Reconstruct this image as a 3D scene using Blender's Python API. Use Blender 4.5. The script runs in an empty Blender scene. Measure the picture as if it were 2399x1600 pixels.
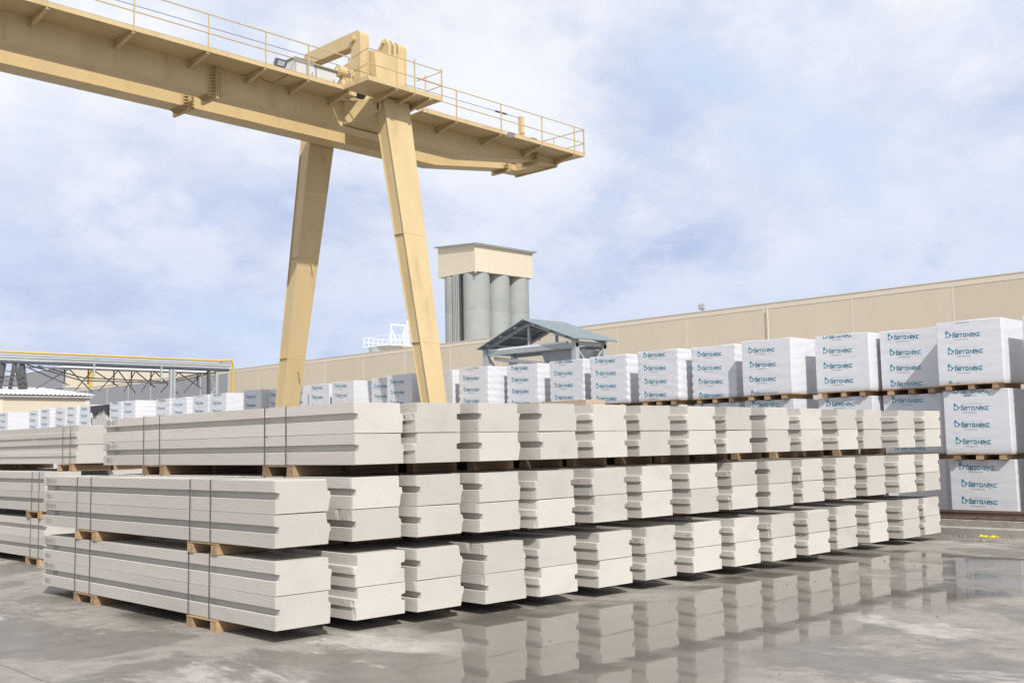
import bpy, bmesh, math, random
import numpy as np
from mathutils import Vector, Matrix
random.seed(7); rng = np.random.default_rng(7)
R = math.radians
scn = bpy.context.scene
COL = scn.collection

# ------------------------------------------------------------------ camera
CAM = (-5.2226, -8.41, 1.7066)
cam_d = bpy.data.cameras.new('camera'); cam = bpy.data.objects.new('camera', cam_d); COL.objects.link(cam)
def cam_axes(yaw, pitch, roll):
    f = Vector((math.cos(pitch)*math.cos(yaw), math.cos(pitch)*math.sin(yaw), math.sin(pitch)))
    r = f.cross(Vector((0, 0, 1))).normalized(); u = r.cross(f)
    return r*math.cos(roll)+u*math.sin(roll), u*math.cos(roll)-r*math.sin(roll), f
_r, _u, _f = cam_axes(.7984, .0957, -.0192)
cam.matrix_world = Matrix(((_r.x, _u.x, -_f.x, CAM[0]), (_r.y, _u.y, -_f.y, CAM[1]), (_r.z, _u.z, -_f.z, CAM[2]), (0, 0, 0, 1)))
cam_d.sensor_fit = 'HORIZONTAL'; cam_d.sensor_width = 36; cam_d.lens = 36*2527.47/2399
cam_d.clip_start = .1; cam_d.clip_end = 6000
scn.camera = cam

# ------------------------------------------------------------------ sky, sun, exposure
SUN_TO = Vector((.50, 1.0, -1.06)).normalized()
elev = math.asin(-SUN_TO.z); rot = math.atan2(-SUN_TO.x, -SUN_TO.y)
world = bpy.data.worlds.new('World'); scn.world = world; world.use_nodes = True
nt = world.node_tree; N = nt.nodes; LK = nt.links
for n in list(N): N.remove(n)
def node(t, tree=None, **kw):
    n = (tree or nt).nodes.new(t)
    for k, v in kw.items(): setattr(n, k, v)
    return n
w_out = node('ShaderNodeOutputWorld'); w_bg = node('ShaderNodeBackground'); w_bg.inputs['Strength'].default_value = .1
w_sky = node('ShaderNodeTexSky', sky_type='NISHITA'); w_sky.sun_disc = False
w_sky.sun_elevation = elev; w_sky.sun_rotation = rot; w_sky.air_density = 1.0; w_sky.dust_density = 1.2; w_sky.ozone_density = 1.5
tc = node('ShaderNodeTexCoord'); sep = node('ShaderNodeSeparateXYZ'); LK.new(tc.outputs['Generated'], sep.inputs[0])
zc = node('ShaderNodeMath', operation='MAXIMUM'); LK.new(sep.outputs['Z'], zc.inputs[0]); zc.inputs[1].default_value = 0
za = node('ShaderNodeMath', operation='ADD'); LK.new(zc.outputs[0], za.inputs[0]); za.inputs[1].default_value = .52
dv = node('ShaderNodeVectorMath', operation='DIVIDE'); LK.new(tc.outputs['Generated'], dv.inputs[0])
cmb = node('ShaderNodeCombineXYZ')
for i in range(3): LK.new(za.outputs[0], cmb.inputs[i])
LK.new(cmb.outputs[0], dv.inputs[1])
off = node('ShaderNodeVectorMath', operation='ADD'); LK.new(dv.outputs[0], off.inputs[0]); off.inputs[1].default_value = (7.35, 2.6, 1.9)
def wnoise(scale, detail, rough, dist):
    n = node('ShaderNodeTexNoise'); LK.new(off.outputs[0], n.inputs['Vector'])
    n.inputs['Scale'].default_value = scale; n.inputs['Detail'].default_value = detail
    n.inputs['Roughness'].default_value = rough; n.inputs['Distortion'].default_value = dist
    return n
n1 = wnoise(1.9, 9, .55, .3); n2 = wnoise(3.1, 11, .60, .15)
mr = node('ShaderNodeMapRange'); mr.interpolation_type = 'SMOOTHSTEP'
LK.new(n1.outputs['Fac'], mr.inputs['Value']); mr.inputs['From Min'].default_value = .24; mr.inputs['From Max'].default_value = .50
# cloud body brightness
ramp = node('ShaderNodeValToRGB'); LK.new(n2.outputs['Fac'], ramp.inputs['Fac'])
ramp.color_ramp.elements[0].position = .33; ramp.color_ramp.elements[0].color = (.56, .645, .85, 1)
ramp.color_ramp.elements[1].position = .60; ramp.color_ramp.elements[1].color = (.96, .975, 1.01, 1)
low = node('ShaderNodeMapRange'); low.interpolation_type = 'SMOOTHSTEP'
LK.new(sep.outputs['Z'], low.inputs['Value']); low.inputs['From Min'].default_value = .02; low.inputs['From Max'].default_value = .40
lowcol = node('ShaderNodeMix', data_type='RGBA'); LK.new(low.outputs[0], lowcol.inputs['Factor'])
lowcol.inputs[6].default_value = (.70, .77, .93, 1); lowcol.inputs[7].default_value = (1.06, 1.05, 1.03, 1)
mul = node('ShaderNodeMix', data_type='RGBA', blend_type='MULTIPLY'); mul.inputs['Factor'].default_value = 1
LK.new(ramp.outputs[0], mul.inputs[6]); LK.new(lowcol.outputs[2], mul.inputs[7])
sc10 = node('ShaderNodeVectorMath', operation='SCALE'); LK.new(mul.outputs[2], sc10.inputs[0]); sc10.inputs['Scale'].default_value = 9.9
# clear gaps: the physical sky seen through thin high cloud
veil = node('ShaderNodeMix', data_type='RGBA'); veil.inputs['Factor'].default_value = .86
LK.new(w_sky.outputs[0], veil.inputs[6]); veil.inputs[7].default_value = (6.9, 8.1, 10.3, 1)
mixc = node('ShaderNodeMix', data_type='RGBA'); LK.new(mr.outputs[0], mixc.inputs['Factor'])
LK.new(veil.outputs[2], mixc.inputs[6]); LK.new(sc10.outputs[0], mixc.inputs[7])
# denser white banks with crisper edges
n3 = wnoise(2.5, 14, .62, .1); n4 = wnoise(.9, 3, .5, 0)
m3 = node('ShaderNodeMapRange'); m3.interpolation_type = 'SMOOTHSTEP'; LK.new(n3.outputs['Fac'], m3.inputs['Value']); m3.inputs['From Min'].default_value = .475; m3.inputs['From Max'].default_value = .575
m4 = node('ShaderNodeMapRange'); m4.interpolation_type = 'SMOOTHSTEP'; LK.new(n4.outputs['Fac'], m4.inputs['Value']); m4.inputs['From Min'].default_value = .40; m4.inputs['From Max'].default_value = .56; m4.inputs['To Max'].default_value = .82
m34 = node('ShaderNodeMath', operation='MULTIPLY'); LK.new(m3.outputs[0], m34.inputs[0]); LK.new(m4.outputs[0], m34.inputs[1])
bank = node('ShaderNodeMix', data_type='RGBA'); LK.new(m34.outputs[0], bank.inputs['Factor']); LK.new(mixc.outputs[2], bank.inputs[6]); 
bkc = node('ShaderNodeMix', data_type='RGBA', blend_type='MULTIPLY'); bkc.inputs['Factor'].default_value = 1; bkc.inputs[6].default_value = (9.3, 9.5, 10.0, 1); LK.new(lowcol.outputs[2], bkc.inputs[7]); LK.new(bkc.outputs[2], bank.inputs[7])
LK.new(bank.outputs[2], w_bg.inputs['Color']); LK.new(w_bg.outputs[0], w_out.inputs[0])

sun_d = bpy.data.lights.new('sun', 'SUN'); sun_d.energy = 4.7; sun_d.angle = R(.6); sun_d.color = (1.0, .955, .89)
sun = bpy.data.objects.new('sun', sun_d); COL.objects.link(sun)
sun.rotation_euler = SUN_TO.to_track_quat('-Z', 'Y').to_euler()
scn.view_settings.view_transform = 'Standard'; scn.view_settings.look = 'None'
scn.view_settings.exposure = 0; scn.view_settings.gamma = 1

# ------------------------------------------------------------------ helpers
def tag(o, label=None, cat=None, group=None, kind=None):
    if label: o['label'] = label
    if cat: o['category'] = cat
    if group: o['group'] = group
    if kind: o['kind'] = kind
    return o
def empty(name, loc=(0, 0, 0), rz=0):
    o = bpy.data.objects.new(name, None); COL.objects.link(o); o.location = loc; o.rotation_euler = (0, 0, rz)
    o.empty_display_size = .2
    return o
def link(name, mesh, parent=None, loc=(0, 0, 0)):
    o = bpy.data.objects.new(name, mesh); COL.objects.link(o); o.location = loc
    if parent is not None: o.parent = parent
    return o
class MB:
    def __init__(s): s.v = []; s.f = []; s.m = []
    def add(s, vs, fs, mi=0):
        b = len(s.v); s.v += [tuple(p) for p in vs]
        for f in fs: s.f.append([i+b for i in f]); s.m.append(mi)
        return s
    def box(s, a, b, mi=0):
        x0, y0, z0 = a; x1, y1, z1 = b
        if x0 > x1: x0, x1 = x1, x0
        if y0 > y1: y0, y1 = y1, y0
        if z0 > z1: z0, z1 = z1, z0
        vs = [(x0, y0, z0), (x1, y0, z0), (x1, y1, z0), (x0, y1, z0), (x0, y0, z1), (x1, y0, z1), (x1, y1, z1), (x0, y1, z1)]
        return s.add(vs, HEXF, mi)
    def hexa(s, vs, mi=0): return s.add(vs, HEXF, mi)
    def bar(s, a, b, w, h=None, mi=0):
        """rectangular bar from a to b, w across, h in the other direction"""
        h = h or w; a = Vector(a); b = Vector(b); d = (b-a).normalized()
        ref = Vector((0, 0, 1)) if abs(d.z) < .95 else Vector((1, 0, 0))
        r = d.cross(ref).normalized(); u = r.cross(d)
        o = [(-w/2, -h/2), (w/2, -h/2), (w/2, h/2), (-w/2, h/2)]
        vs = [a+r*x+u*y for x, y in o]+[b+r*x+u*y for x, y in o]
        return s.add(vs, HEXF, mi)
    def tube(s, pts, rad, n=10, mi=0, caps=True):
        pts = [Vector(p) for p in pts]; rings = []
        for i, p in enumerate(pts):
            d = (pts[min(i+1, len(pts)-1)]-pts[max(i-1, 0)]).normalized()
            ref = Vector((0, 0, 1)) if abs(d.z) < .9 else Vector((1, 0, 0))
            r = d.cross(ref).normalized(); u = r.cross(d)
            rr = rad[i] if isinstance(rad, (list, tuple)) else rad
            rings.append([p+(r*math.cos(t)+u*math.sin(t))*rr for t in [2*math.pi*k/n for k in range(n)]])
        vs = [q for g in rings for q in g]; fs = []
        for i in range(len(pts)-1):
            for k in range(n):
                fs.append([i*n+k, i*n+(k+1) % n, (i+1)*n+(k+1) % n, (i+1)*n+k])
        if caps: fs.append(list(range(n))[::-1]); fs.append([(len(pts)-1)*n+k for k in range(n)])
        return s.add(vs, fs, mi)
    def prism(s, poly, axis, a, b, mi=0):
        """poly: 2D points; axis 0: (y,z) extruded in x; 1: (x,z) in y; 2: (x,y) in z"""
        def P(q, t): return (t, q[0], q[1]) if axis == 0 else ((q[0], t, q[1]) if axis == 1 else (q[0], q[1], t))
        n = len(poly); vs = [P(q, a) for q in poly]+[P(q, b) for q in poly]
        fs = [list(range(n))[::-1], [n+i for i in range(n)]]+[[i, (i+1) % n, n+(i+1) % n, n+i] for i in range(n)]
        return s.add(vs, fs, mi)
    def mesh(s, name, mats, smooth=None):
        me = bpy.data.meshes.new(name); me.from_pydata(s.v, [], s.f)
        for m in (mats if isinstance(mats, (list, tuple)) else [mats]): me.materials.append(m)
        if len(set(s.m)) > 1: me.polygons.foreach_set('material_index', s.m)
        bm = bmesh.new(); bm.from_mesh(me); bmesh.ops.recalc_face_normals(bm, faces=bm.faces); bm.to_mesh(me); bm.free()
        if smooth is not None:
            me.polygons.foreach_set('use_smooth', [True]*len(me.polygons)); me.set_sharp_from_angle(angle=R(smooth))
        me.update(); return me
    def build(s, name, mats, parent=None, loc=(0, 0, 0), smooth=None):
        return link(name, s.mesh(name, mats, smooth), parent, loc)
HEXF = [[3, 2, 1, 0], [4, 5, 6, 7], [0, 1, 5, 4], [1, 2, 6, 5], [2, 3, 7, 6], [3, 0, 4, 7]]

ONES = ['zeroth', 'first', 'second', 'third', 'fourth', 'fifth', 'sixth', 'seventh', 'eighth', 'ninth', 'tenth', 'eleventh', 'twelfth', 'thirteenth', 'fourteenth', 'fifteenth', 'sixteenth', 'seventeenth', 'eighteenth', 'nineteenth', 'twentieth']
def ordinal(i):
    if i <= 20: return ONES[i]
    return ('thirtieth' if i == 30 else ('twenty-' if i < 30 else 'thirty-')+ONES[i % 10])

# ------------------------------------------------------------------ materials
def mat(name, base, rough=.6, metal=0, var=.06, vscale=3, vobj=0.0, bump=0, bscale=40, coords='Object', stretch=(1, 1, 1), dirt=None, dscale=1.2, dlo=.55, dhi=.75, spec=.5):
    m = bpy.data.materials.new(name); m.use_nodes = True; t = m.node_tree; p = t.nodes['Principled BSDF']
    p.inputs['Roughness'].default_value = rough; p.inputs['Metallic'].default_value = metal
    p.inputs['Specular IOR Level'].default_value = spec
    tcn = t.nodes.new('ShaderNodeTexCoord'); mp = t.nodes.new('ShaderNodeMapping'); mp.inputs['Scale'].default_value = stretch
    t.links.new(tcn.outputs[coords], mp.inputs['Vector'])
    oi = t.nodes.new('ShaderNodeObjectInfo')
    # shift the pattern from object to object
    ad = t.nodes.new('ShaderNodeVectorMath'); ad.operation = 'ADD'
    scl = t.nodes.new('ShaderNodeVectorMath'); scl.operation = 'SCALE'; scl.inputs['Scale'].default_value = 1.0
    cb = t.nodes.new('ShaderNodeCombineXYZ'); m1 = t.nodes.new('ShaderNodeMath'); m1.operation = 'MULTIPLY'; m1.inputs[1].default_value = 37
    t.links.new(oi.outputs['Random'], m1.inputs[0])
    for i in range(3): t.links.new(m1.outputs[0], cb.inputs[i])
    t.links.new(mp.outputs[0], ad.inputs[0]); t.links.new(cb.outputs[0], ad.inputs[1])
    vec = ad.outputs[0]
    nz = t.nodes.new('ShaderNodeTexNoise'); nz.inputs['Scale'].default_value = vscale; nz.inputs['Detail'].default_value = 6; nz.inputs['Roughness'].default_value = .62
    t.links.new(vec, nz.inputs['Vector'])
    rp = t.nodes.new('ShaderNodeMapRange'); t.links.new(nz.outputs['Fac'], rp.inputs['Value'])
    rp.inputs['From Min'].default_value = .25; rp.inputs['From Max'].default_value = .75
    rp.inputs['To Min'].default_value = 1-var; rp.inputs['To Max'].default_value = 1+var
    orr = t.nodes.new('ShaderNodeMapRange'); t.links.new(oi.outputs['Random'], orr.inputs['Value'])
    orr.inputs['To Min'].default_value = 1-vobj; orr.inputs['To Max'].default_value = 1+vobj*.5
    mm = t.nodes.new('ShaderNodeMath'); mm.operation = 'MULTIPLY'; t.links.new(rp.outputs[0], mm.inputs[0]); t.links.new(orr.outputs[0], mm.inputs[1])
    sc = t.nodes.new('ShaderNodeVectorMath'); sc.operation = 'SCALE'; sc.inputs[0].default_value = base
    t.links.new(mm.outputs[0], sc.inputs['Scale']); col = sc.outputs[0]
    if dirt:
        dn = t.nodes.new('ShaderNodeTexNoise'); dn.inputs['Scale'].default_value = dscale; dn.inputs['Detail'].default_value = 8; dn.inputs['Roughness'].default_value = .65
        t.links.new(vec, dn.inputs['Vector'])
        dr = t.nodes.new('ShaderNodeMapRange'); dr.interpolation_type = 'SMOOTHSTEP'; t.links.new(dn.outputs['Fac'], dr.inputs['Value'])
        dr.inputs['From Min'].default_value = dlo; dr.inputs['From Max'].default_value = dhi; dr.inputs['To Max'].default_value = dirt[3]
        mx = t.nodes.new('ShaderNodeMix'); mx.data_type = 'RGBA'; t.links.new(dr.outputs[0], mx.inputs['Factor'])
        t.links.new(col, mx.inputs[6]); mx.inputs[7].default_value = (*dirt[:3], 1); col = mx.outputs[2]
    t.links.new(col, p.inputs['Base Color'])
    if bump:
        bn = t.nodes.new('ShaderNodeTexNoise'); bn.inputs['Scale'].default_value = bscale; bn.inputs['Detail'].default_value = 5
        t.links.new(vec, bn.inputs['Vector'])
        bp = t.nodes.new('ShaderNodeBump'); bp.inputs['Strength'].default_value = bump; bp.inputs['Distance'].default_value = .02
        t.links.new(bn.outputs['Fac'], bp.inputs['Height']); t.links.new(bp.outputs[0], p.inputs['Normal'])
    return m
M = {}
M['panel'] = mat('aerated_concrete', (.505, .478, .437), .88, var=.05, vscale=1.6, vobj=.13, bump=.16, bscale=45, stretch=(1, .25, 1.6), dirt=(.40, .37, .325, .62), dscale=1.1, dlo=.52, dhi=.74, spec=.2)
M['panel_tan'] = mat('aerated_concrete_tan', (.44, .35, .265), .88, var=.05, vscale=2.2, bump=.25, bscale=60, spec=.2)
M['ink'] = mat('marker_ink', (.26, .25, .25), .8, var=.15)
M['strap'] = mat('strap_black', (.055, .055, .06), .45, var=.1)
M['wood'] = mat('pallet_wood', (.40, .265, .15), .85, var=.32, vscale=5, vobj=.4, bump=.3, bscale=30, stretch=(.4, 4, 4))
M['film'] = mat('stretch_film', (.625, .63, .66), .36, var=.05, vscale=3, vobj=.05, bump=.2, bscale=2.6, stretch=(1.0, .7, 3.6))
M['teal'] = mat('print_teal', (.012, .25, .36), .5, var=.12, vscale=9)
M['print_grey'] = mat('print_grey', (.22, .23, .26), .5)
M['crane'] = mat('crane_paint', (.545, .42, .225), .45, var=.07, vscale=1.1, dirt=(.34, .225, .10, .5), dscale=1.6, dlo=.50, dhi=.74, bump=.06, bscale=9, stretch=(1, 1, .22))
M['crane_mid'] = mat('crane_paint_yellow', (.66, .43, .13), .45, var=.12)
M['rust'] = mat('rust_edge', (.30, .14, .07), .8, var=.25, vscale=8)
M['cabinet'] = mat('cabinet_grey', (.55, .56, .55), .4, var=.04)
M['cabinet_lid'] = mat('cabinet_lid', (.16, .17, .18), .5)
M['black'] = mat('rubber_black', (.03, .03, .032), .6)
M['lens'] = mat('lamp_lens', (.70, .74, .78), .15, spec=.7)
M['cladding'] = mat('cladding_cream', (.575, .50, .388), .55, var=.04, vscale=.5, vobj=.05, dirt=(.50, .43, .33, .45), dscale=.7, dlo=.54, dhi=.8, stretch=(1, 1, .3))
M['cladding_light'] = mat('cladding_light', (.56, .50, .395), .55, var=.03, vscale=.4)
M['trim'] = mat('cladding_trim', (.64, .57, .455), .5, var=.03)
M['grey_wall'] = mat('wall_grey', (.30, .30, .325), .6, var=.04, vscale=.4)
M['roof_white'] = mat('roof_white', (.74, .75, .75), .5, var=.06, vscale=.7)
M['roof_grey'] = mat('roof_blue_grey', (.24, .29, .32), .42, var=.06, vscale=1.5, metal=.15)
M['steel'] = mat('galvanised_steel', (.44, .47, .48), .45, metal=.35, var=.12, vscale=3)
M['steel_dark'] = mat('steel_dark', (.075, .08, .082), .6, var=.2, vscale=3)
M['pipe'] = mat('pipe_lagging', (.50, .52, .52), .38, metal=.5, var=.08, vscale=1.5)
M['gas'] = mat('gas_pipe_yellow', (.55, .37, .08), .45, var=.05)
M['white'] = mat('white_paint', (.80, .81, .83), .5, var=.03)
M['silo'] = mat('silo_concrete', (.275, .295, .29), .8, var=.10, vscale=.5, vobj=.04, dirt=(.36, .31, .23, .5), dscale=.5, dlo=.54, dhi=.66, stretch=(1, 1, .8))
M['kerb'] = mat('kerb_concrete', (.30, .28, .25), .85, var=.16, vscale=2.5, bump=.5, bscale=12, dirt=(.20, .17, .14, .7), dscale=1.6)
M['rail'] = mat('rail_rust', (.17, .12, .10), .6, metal=.4, var=.25, vscale=5)
M['tarp'] = mat('tarp_black', (.035, .036, .038), .5, var=.2, bump=.5, bscale=6)
M['slab_grey'] = mat('slab_grey', (.50, .485, .45), .85, var=.06)
M['blue'] = mat('workwear_blue', (.03, .10, .42), .7)
M['navy'] = mat('machine_navy', (.018, .024, .05), .6)
M['litter'] = mat('yellow_plastic', (.72, .60, .05), .5)
M['stone'] = mat('loose_stone', (.20, .188, .17), .9, var=.3, vscale=20)

# ------------------------------------------------------------------ ground and puddles
POLY = [
 [(2.31,-.17),(3.43,-.05),(4.41,-.2),(6.05,-.01),(7.33,-.19),(9.09,-.33),(10.2,-.95),(10.6,-2.3),(10.2,-4.0),(8.0,-5.0),(7.3,-4.2),(6.53,-3.6),(5.32,-3.92),(3.97,-4.27),(3.15,-3.8),(2.5,-3.6),(1.96,-3.67),(1.32,-4.05),(.44,-4.6),(-.59,-4.27),(-.55,-3.48),(.15,-2.48),(1.28,-1.18)],
 [(.31,6.16),(.34,4.34),(.18,2.49),(-.13,2.34),(-.42,3.23),(-.51,4.06),(-.43,5.33),(-.31,6.76),(.35,7.77)]]
def sdist(px, py, poly):
    d = np.full(px.shape, 1e9); ins = np.zeros(px.shape, bool); n = len(poly)
    for i in range(n):
        ax, ay = poly[i]; bx, by = poly[(i+1) % n]; ex, ey = bx-ax, by-ay
        t = np.clip(((px-ax)*ex+(py-ay)*ey)/(ex*ex+ey*ey+1e-9), 0, 1)
        d = np.minimum(d, np.hypot(px-ax-t*ex, py-ay-t*ey))
        c = ((ay > py) != (by > py)) & (px < (bx-ax)*(py-ay)/((by-ay) if by != ay else 1e-9)+ax)
        ins ^= c
    return np.where(ins, d, -d)
_ph = rng.uniform(0, 6.28, (40, 2)); _k = rng.uniform(.5, 7.5, 40); _an = rng.uniform(0, 6.28, 40)
def fbm(x, y):
    o = np.zeros(x.shape)
    for k, a, p in zip(_k, _an, _ph): o += np.sin((x*np.cos(a)+y*np.sin(a))*k+p[0]+1.3*np.sin((x*np.sin(a)-y*np.cos(a))*k*.6+p[1]))/(k**.9)
    return o*.11
def axis(lo, hi, step, far):
    a = list(np.arange(lo, hi+1e-6, step)); s = step
    b = a[-1]; c = a[0]
    while b < far: s *= 1.35; b += s; a.append(b)
    s = step
    while c > -far: s *= 1.35; c -= s; a.insert(0, c)
    return np.array(a)
gx = axis(-6, 16, .085, 1500); gy = axis(-8, 9.5, .085, 1500)
GX, GY = np.meshgrid(gx, gy); nz_ = fbm(GX, GY)
wet = np.full(GX.shape, -9.)
for P, wd in zip(POLY, (1, 1)): wet = np.maximum(wet, sdist(GX, GY, P))
wet = np.clip((wet+nz_*1.3+.30)/.85, 0, 1); wet = wet*wet*(3-2*wet)
# dry ridges that break the sheet of water up
ridge = np.clip((np.sin(GX*1.15-GY*.75+1.6*nz_*6+.6)+nz_*2.4-.93)/.16, 0, 1)*np.clip((GX-5.2)/1.2, 0, 1)*np.clip((-GY-.9)/.5, 0, 1)
wet = wet*(1-.6*ridge)
ny, nx = GX.shape
gv = np.stack([GX, GY, np.zeros_like(GX)], -1).reshape(-1, 3)
idx = np.arange(nx*ny).reshape(ny, nx)
gf = np.stack([idx[:-1, :-1], idx[:-1, 1:], idx[1:, 1:], idx[1:, :-1]], -1).reshape(-1, 4)
def np_mesh(name, v, f, attr, m):
    me = bpy.data.meshes.new(name); me.vertices.add(len(v)); me.vertices.foreach_set('co', v.astype(np.float32).ravel())
    me.loops.add(f.size); me.loops.foreach_set('vertex_index', f.astype(np.int32).ravel())
    me.polygons.add(len(f)); me.polygons.foreach_set('loop_start', np.arange(0, f.size, 4, dtype=np.int32))
    me.update(calc_edges=True); me.validate()
    a = me.attributes.new('wet', 'FLOAT', 'POINT'); a.data.foreach_set('value', attr.astype(np.float32).ravel())
    me.materials.append(m); return me
def ground_mat():
    m = bpy.data.materials.new('yard_concrete'); m.use_nodes = True; t = m.node_tree; p = t.nodes['Principled BSDF']
    def nn(tp, **k):
        n = t.nodes.new(tp)
        for a, b in k.items(): setattr(n, a, b)
        return n
    L = t.links.new
    tcn = nn('ShaderNodeTexCoord'); at = nn('ShaderNodeAttribute', attribute_name='wet')
    def noise(scale, det, ro, stretch=(1, 1, 1), rz=0, dist=0):
        mp = nn('ShaderNodeMapping'); mp.inputs['Scale'].default_value = stretch; mp.inputs['Rotation'].default_value = (0, 0, rz); L(tcn.outputs['Object'], mp.inputs[0])
        n = nn('ShaderNodeTexNoise'); L(mp.outputs[0], n.inputs['Vector']); n.inputs['Scale'].default_value = scale; n.inputs['Detail'].default_value = det; n.inputs['Roughness'].default_value = ro; n.inputs['Distortion'].default_value = dist
        return n.outputs['Fac']
    def rng_(x, a, b, c=0, d=1, st='SMOOTHSTEP'):
        r = nn('ShaderNodeMapRange'); r.interpolation_type = st; L(x, r.inputs['Value'])
        for k, v in zip(('From Min', 'From Max', 'To Min', 'To Max'), (a, b, c, d)): r.inputs[k].default_value = v
        return r.outputs[0]
    def mix(f, a, b, bl='MIX'):
        x = nn('ShaderNodeMix', data_type='RGBA', blend_type=bl)
        if isinstance(f, float): x.inputs[0].default_value = f
        else: L(f, x.inputs[0])
        for i, v in ((6, a), (7, b)):
            if isinstance(v, tuple): x.inputs[i].default_value = (*v, 1)
            else: L(v, x.inputs[i])
        return x.outputs[2]
    damp = rng_(noise(.42, 12, .66, (1, .7, 1), .5, .5), .47, .53)                      # big damp fields
    streak = rng_(noise(.62, 13, .68, (1, .42, 1), -.72, .35), .545, .60, 0, .85)          # pale dried streaks
    grit = rng_(noise(26, 6, .7), .3, .7, .86, 1.12, 'LINEAR'); blot = rng_(noise(3.5, 8, .66), .3, .72, .78, 1.2, 'LINEAR')
    c = mix(damp, (.262, .241, .213), (.175, .160, .139))
    c = mix(streak, c, (.385, .36, .325))
    c = mix(rng_(noise(2.2, 10, .72, (1, .4, 1), -.62, 1.2), .55, .62, 0, .55), c, (.165, .152, .135))
    g = nn('ShaderNodeMath', operation='MULTIPLY'); L(grit, g.inputs[0]); L(blot, g.inputs[1])
    s = nn('ShaderNodeVectorMath', operation='SCALE'); L(c, s.inputs[0]); L(g.outputs[0], s.inputs['Scale'])
    wetc = mix(at.outputs['Fac'], s.outputs[0], (.15, .134, .112))
    # casting joints and hairline cracks
    vor = nn('ShaderNodeTexVoronoi', feature='DISTANCE_TO_EDGE'); vor.inputs['Scale'].default_value = .23
    mpv = nn('ShaderNodeMapping'); L(tcn.outputs['Object'], mpv.inputs[0])
    vn = nn('ShaderNodeTexNoise'); vn.inputs['Scale'].default_value = 1.1; vn.inputs['Detail'].default_value = 5; L(tcn.outputs['Object'], vn.inputs['Vector'])
    va = nn('ShaderNodeVectorMath', operation='MULTIPLY_ADD'); L(vn.outputs['Color'], va.inputs[0]); va.inputs[1].default_value = (1.1, 1.1, 0); L(mpv.outputs[0], va.inputs[2]); L(va.outputs[0], vor.inputs['Vector'])
    crack = rng_(vor.outputs['Distance'], .0, .006, .55, 0.0, 'LINEAR')
    wetc = mix(crack, wetc, (.13, .125, .115))
    sx = nn('ShaderNodeSeparateXYZ'); wob = nn('ShaderNodeVectorMath', operation='MULTIPLY_ADD'); L(vn.outputs['Color'], wob.inputs[0]); wob.inputs[1].default_value = (.10, .10, 0); L(tcn.outputs['Object'], wob.inputs[2]); L(wob.outputs[0], sx.inputs[0])
    jm = None
    for ax, per, offs in (('X', 4.6, 1.9), ('Y', 3.9, 2.35)):
        a_ = nn('ShaderNodeMath', operation='ADD'); L(sx.outputs[ax], a_.inputs[0]); a_.inputs[1].default_value = 400*per+offs
        w_ = nn('ShaderNodeMath', operation='PINGPONG'); L(a_.outputs[0], w_.inputs[0]); w_.inputs[1].default_value = per/2
        r_ = rng_(w_.outputs[0], .006, .016, .6, 0.0, 'LINEAR')
        if jm is None: jm = r_
        else:
            mxx = nn('ShaderNodeMath', operation='MAXIMUM'); L(jm, mxx.inputs[0]); L(r_, mxx.inputs[1]); jm = mxx.outputs[0]
    wetc = mix(jm, wetc, (.10, .094, .085))
    sp = nn('ShaderNodeTexVoronoi'); sp.inputs['Scale'].default_value = 1.7; sp.inputs['Randomness'].default_value = 1; L(va.outputs[0], sp.inputs['Vector'])
    wetc = mix(rng_(sp.outputs['Distance'], .05, .11, .5, 0.0), wetc, (.12, .112, .10))
    L(wetc, p.inputs['Base Color'])
    ro = nn('ShaderNodeMix', data_type='FLOAT'); L(damp, ro.inputs[0]); ro.inputs[2].default_value = .78; ro.inputs[3].default_value = .42
    L(ro.outputs[0], p.inputs['Roughness']); p.inputs['Specular IOR Level'].default_value = .45
    bp = nn('ShaderNodeBump'); bp.inputs['Strength'].default_value = .35; bp.inputs['Distance'].default_value = .01; L(noise(18, 7, .7), bp.inputs['Height']); L(bp.outputs[0], p.inputs['Normal'])
    return m
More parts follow.
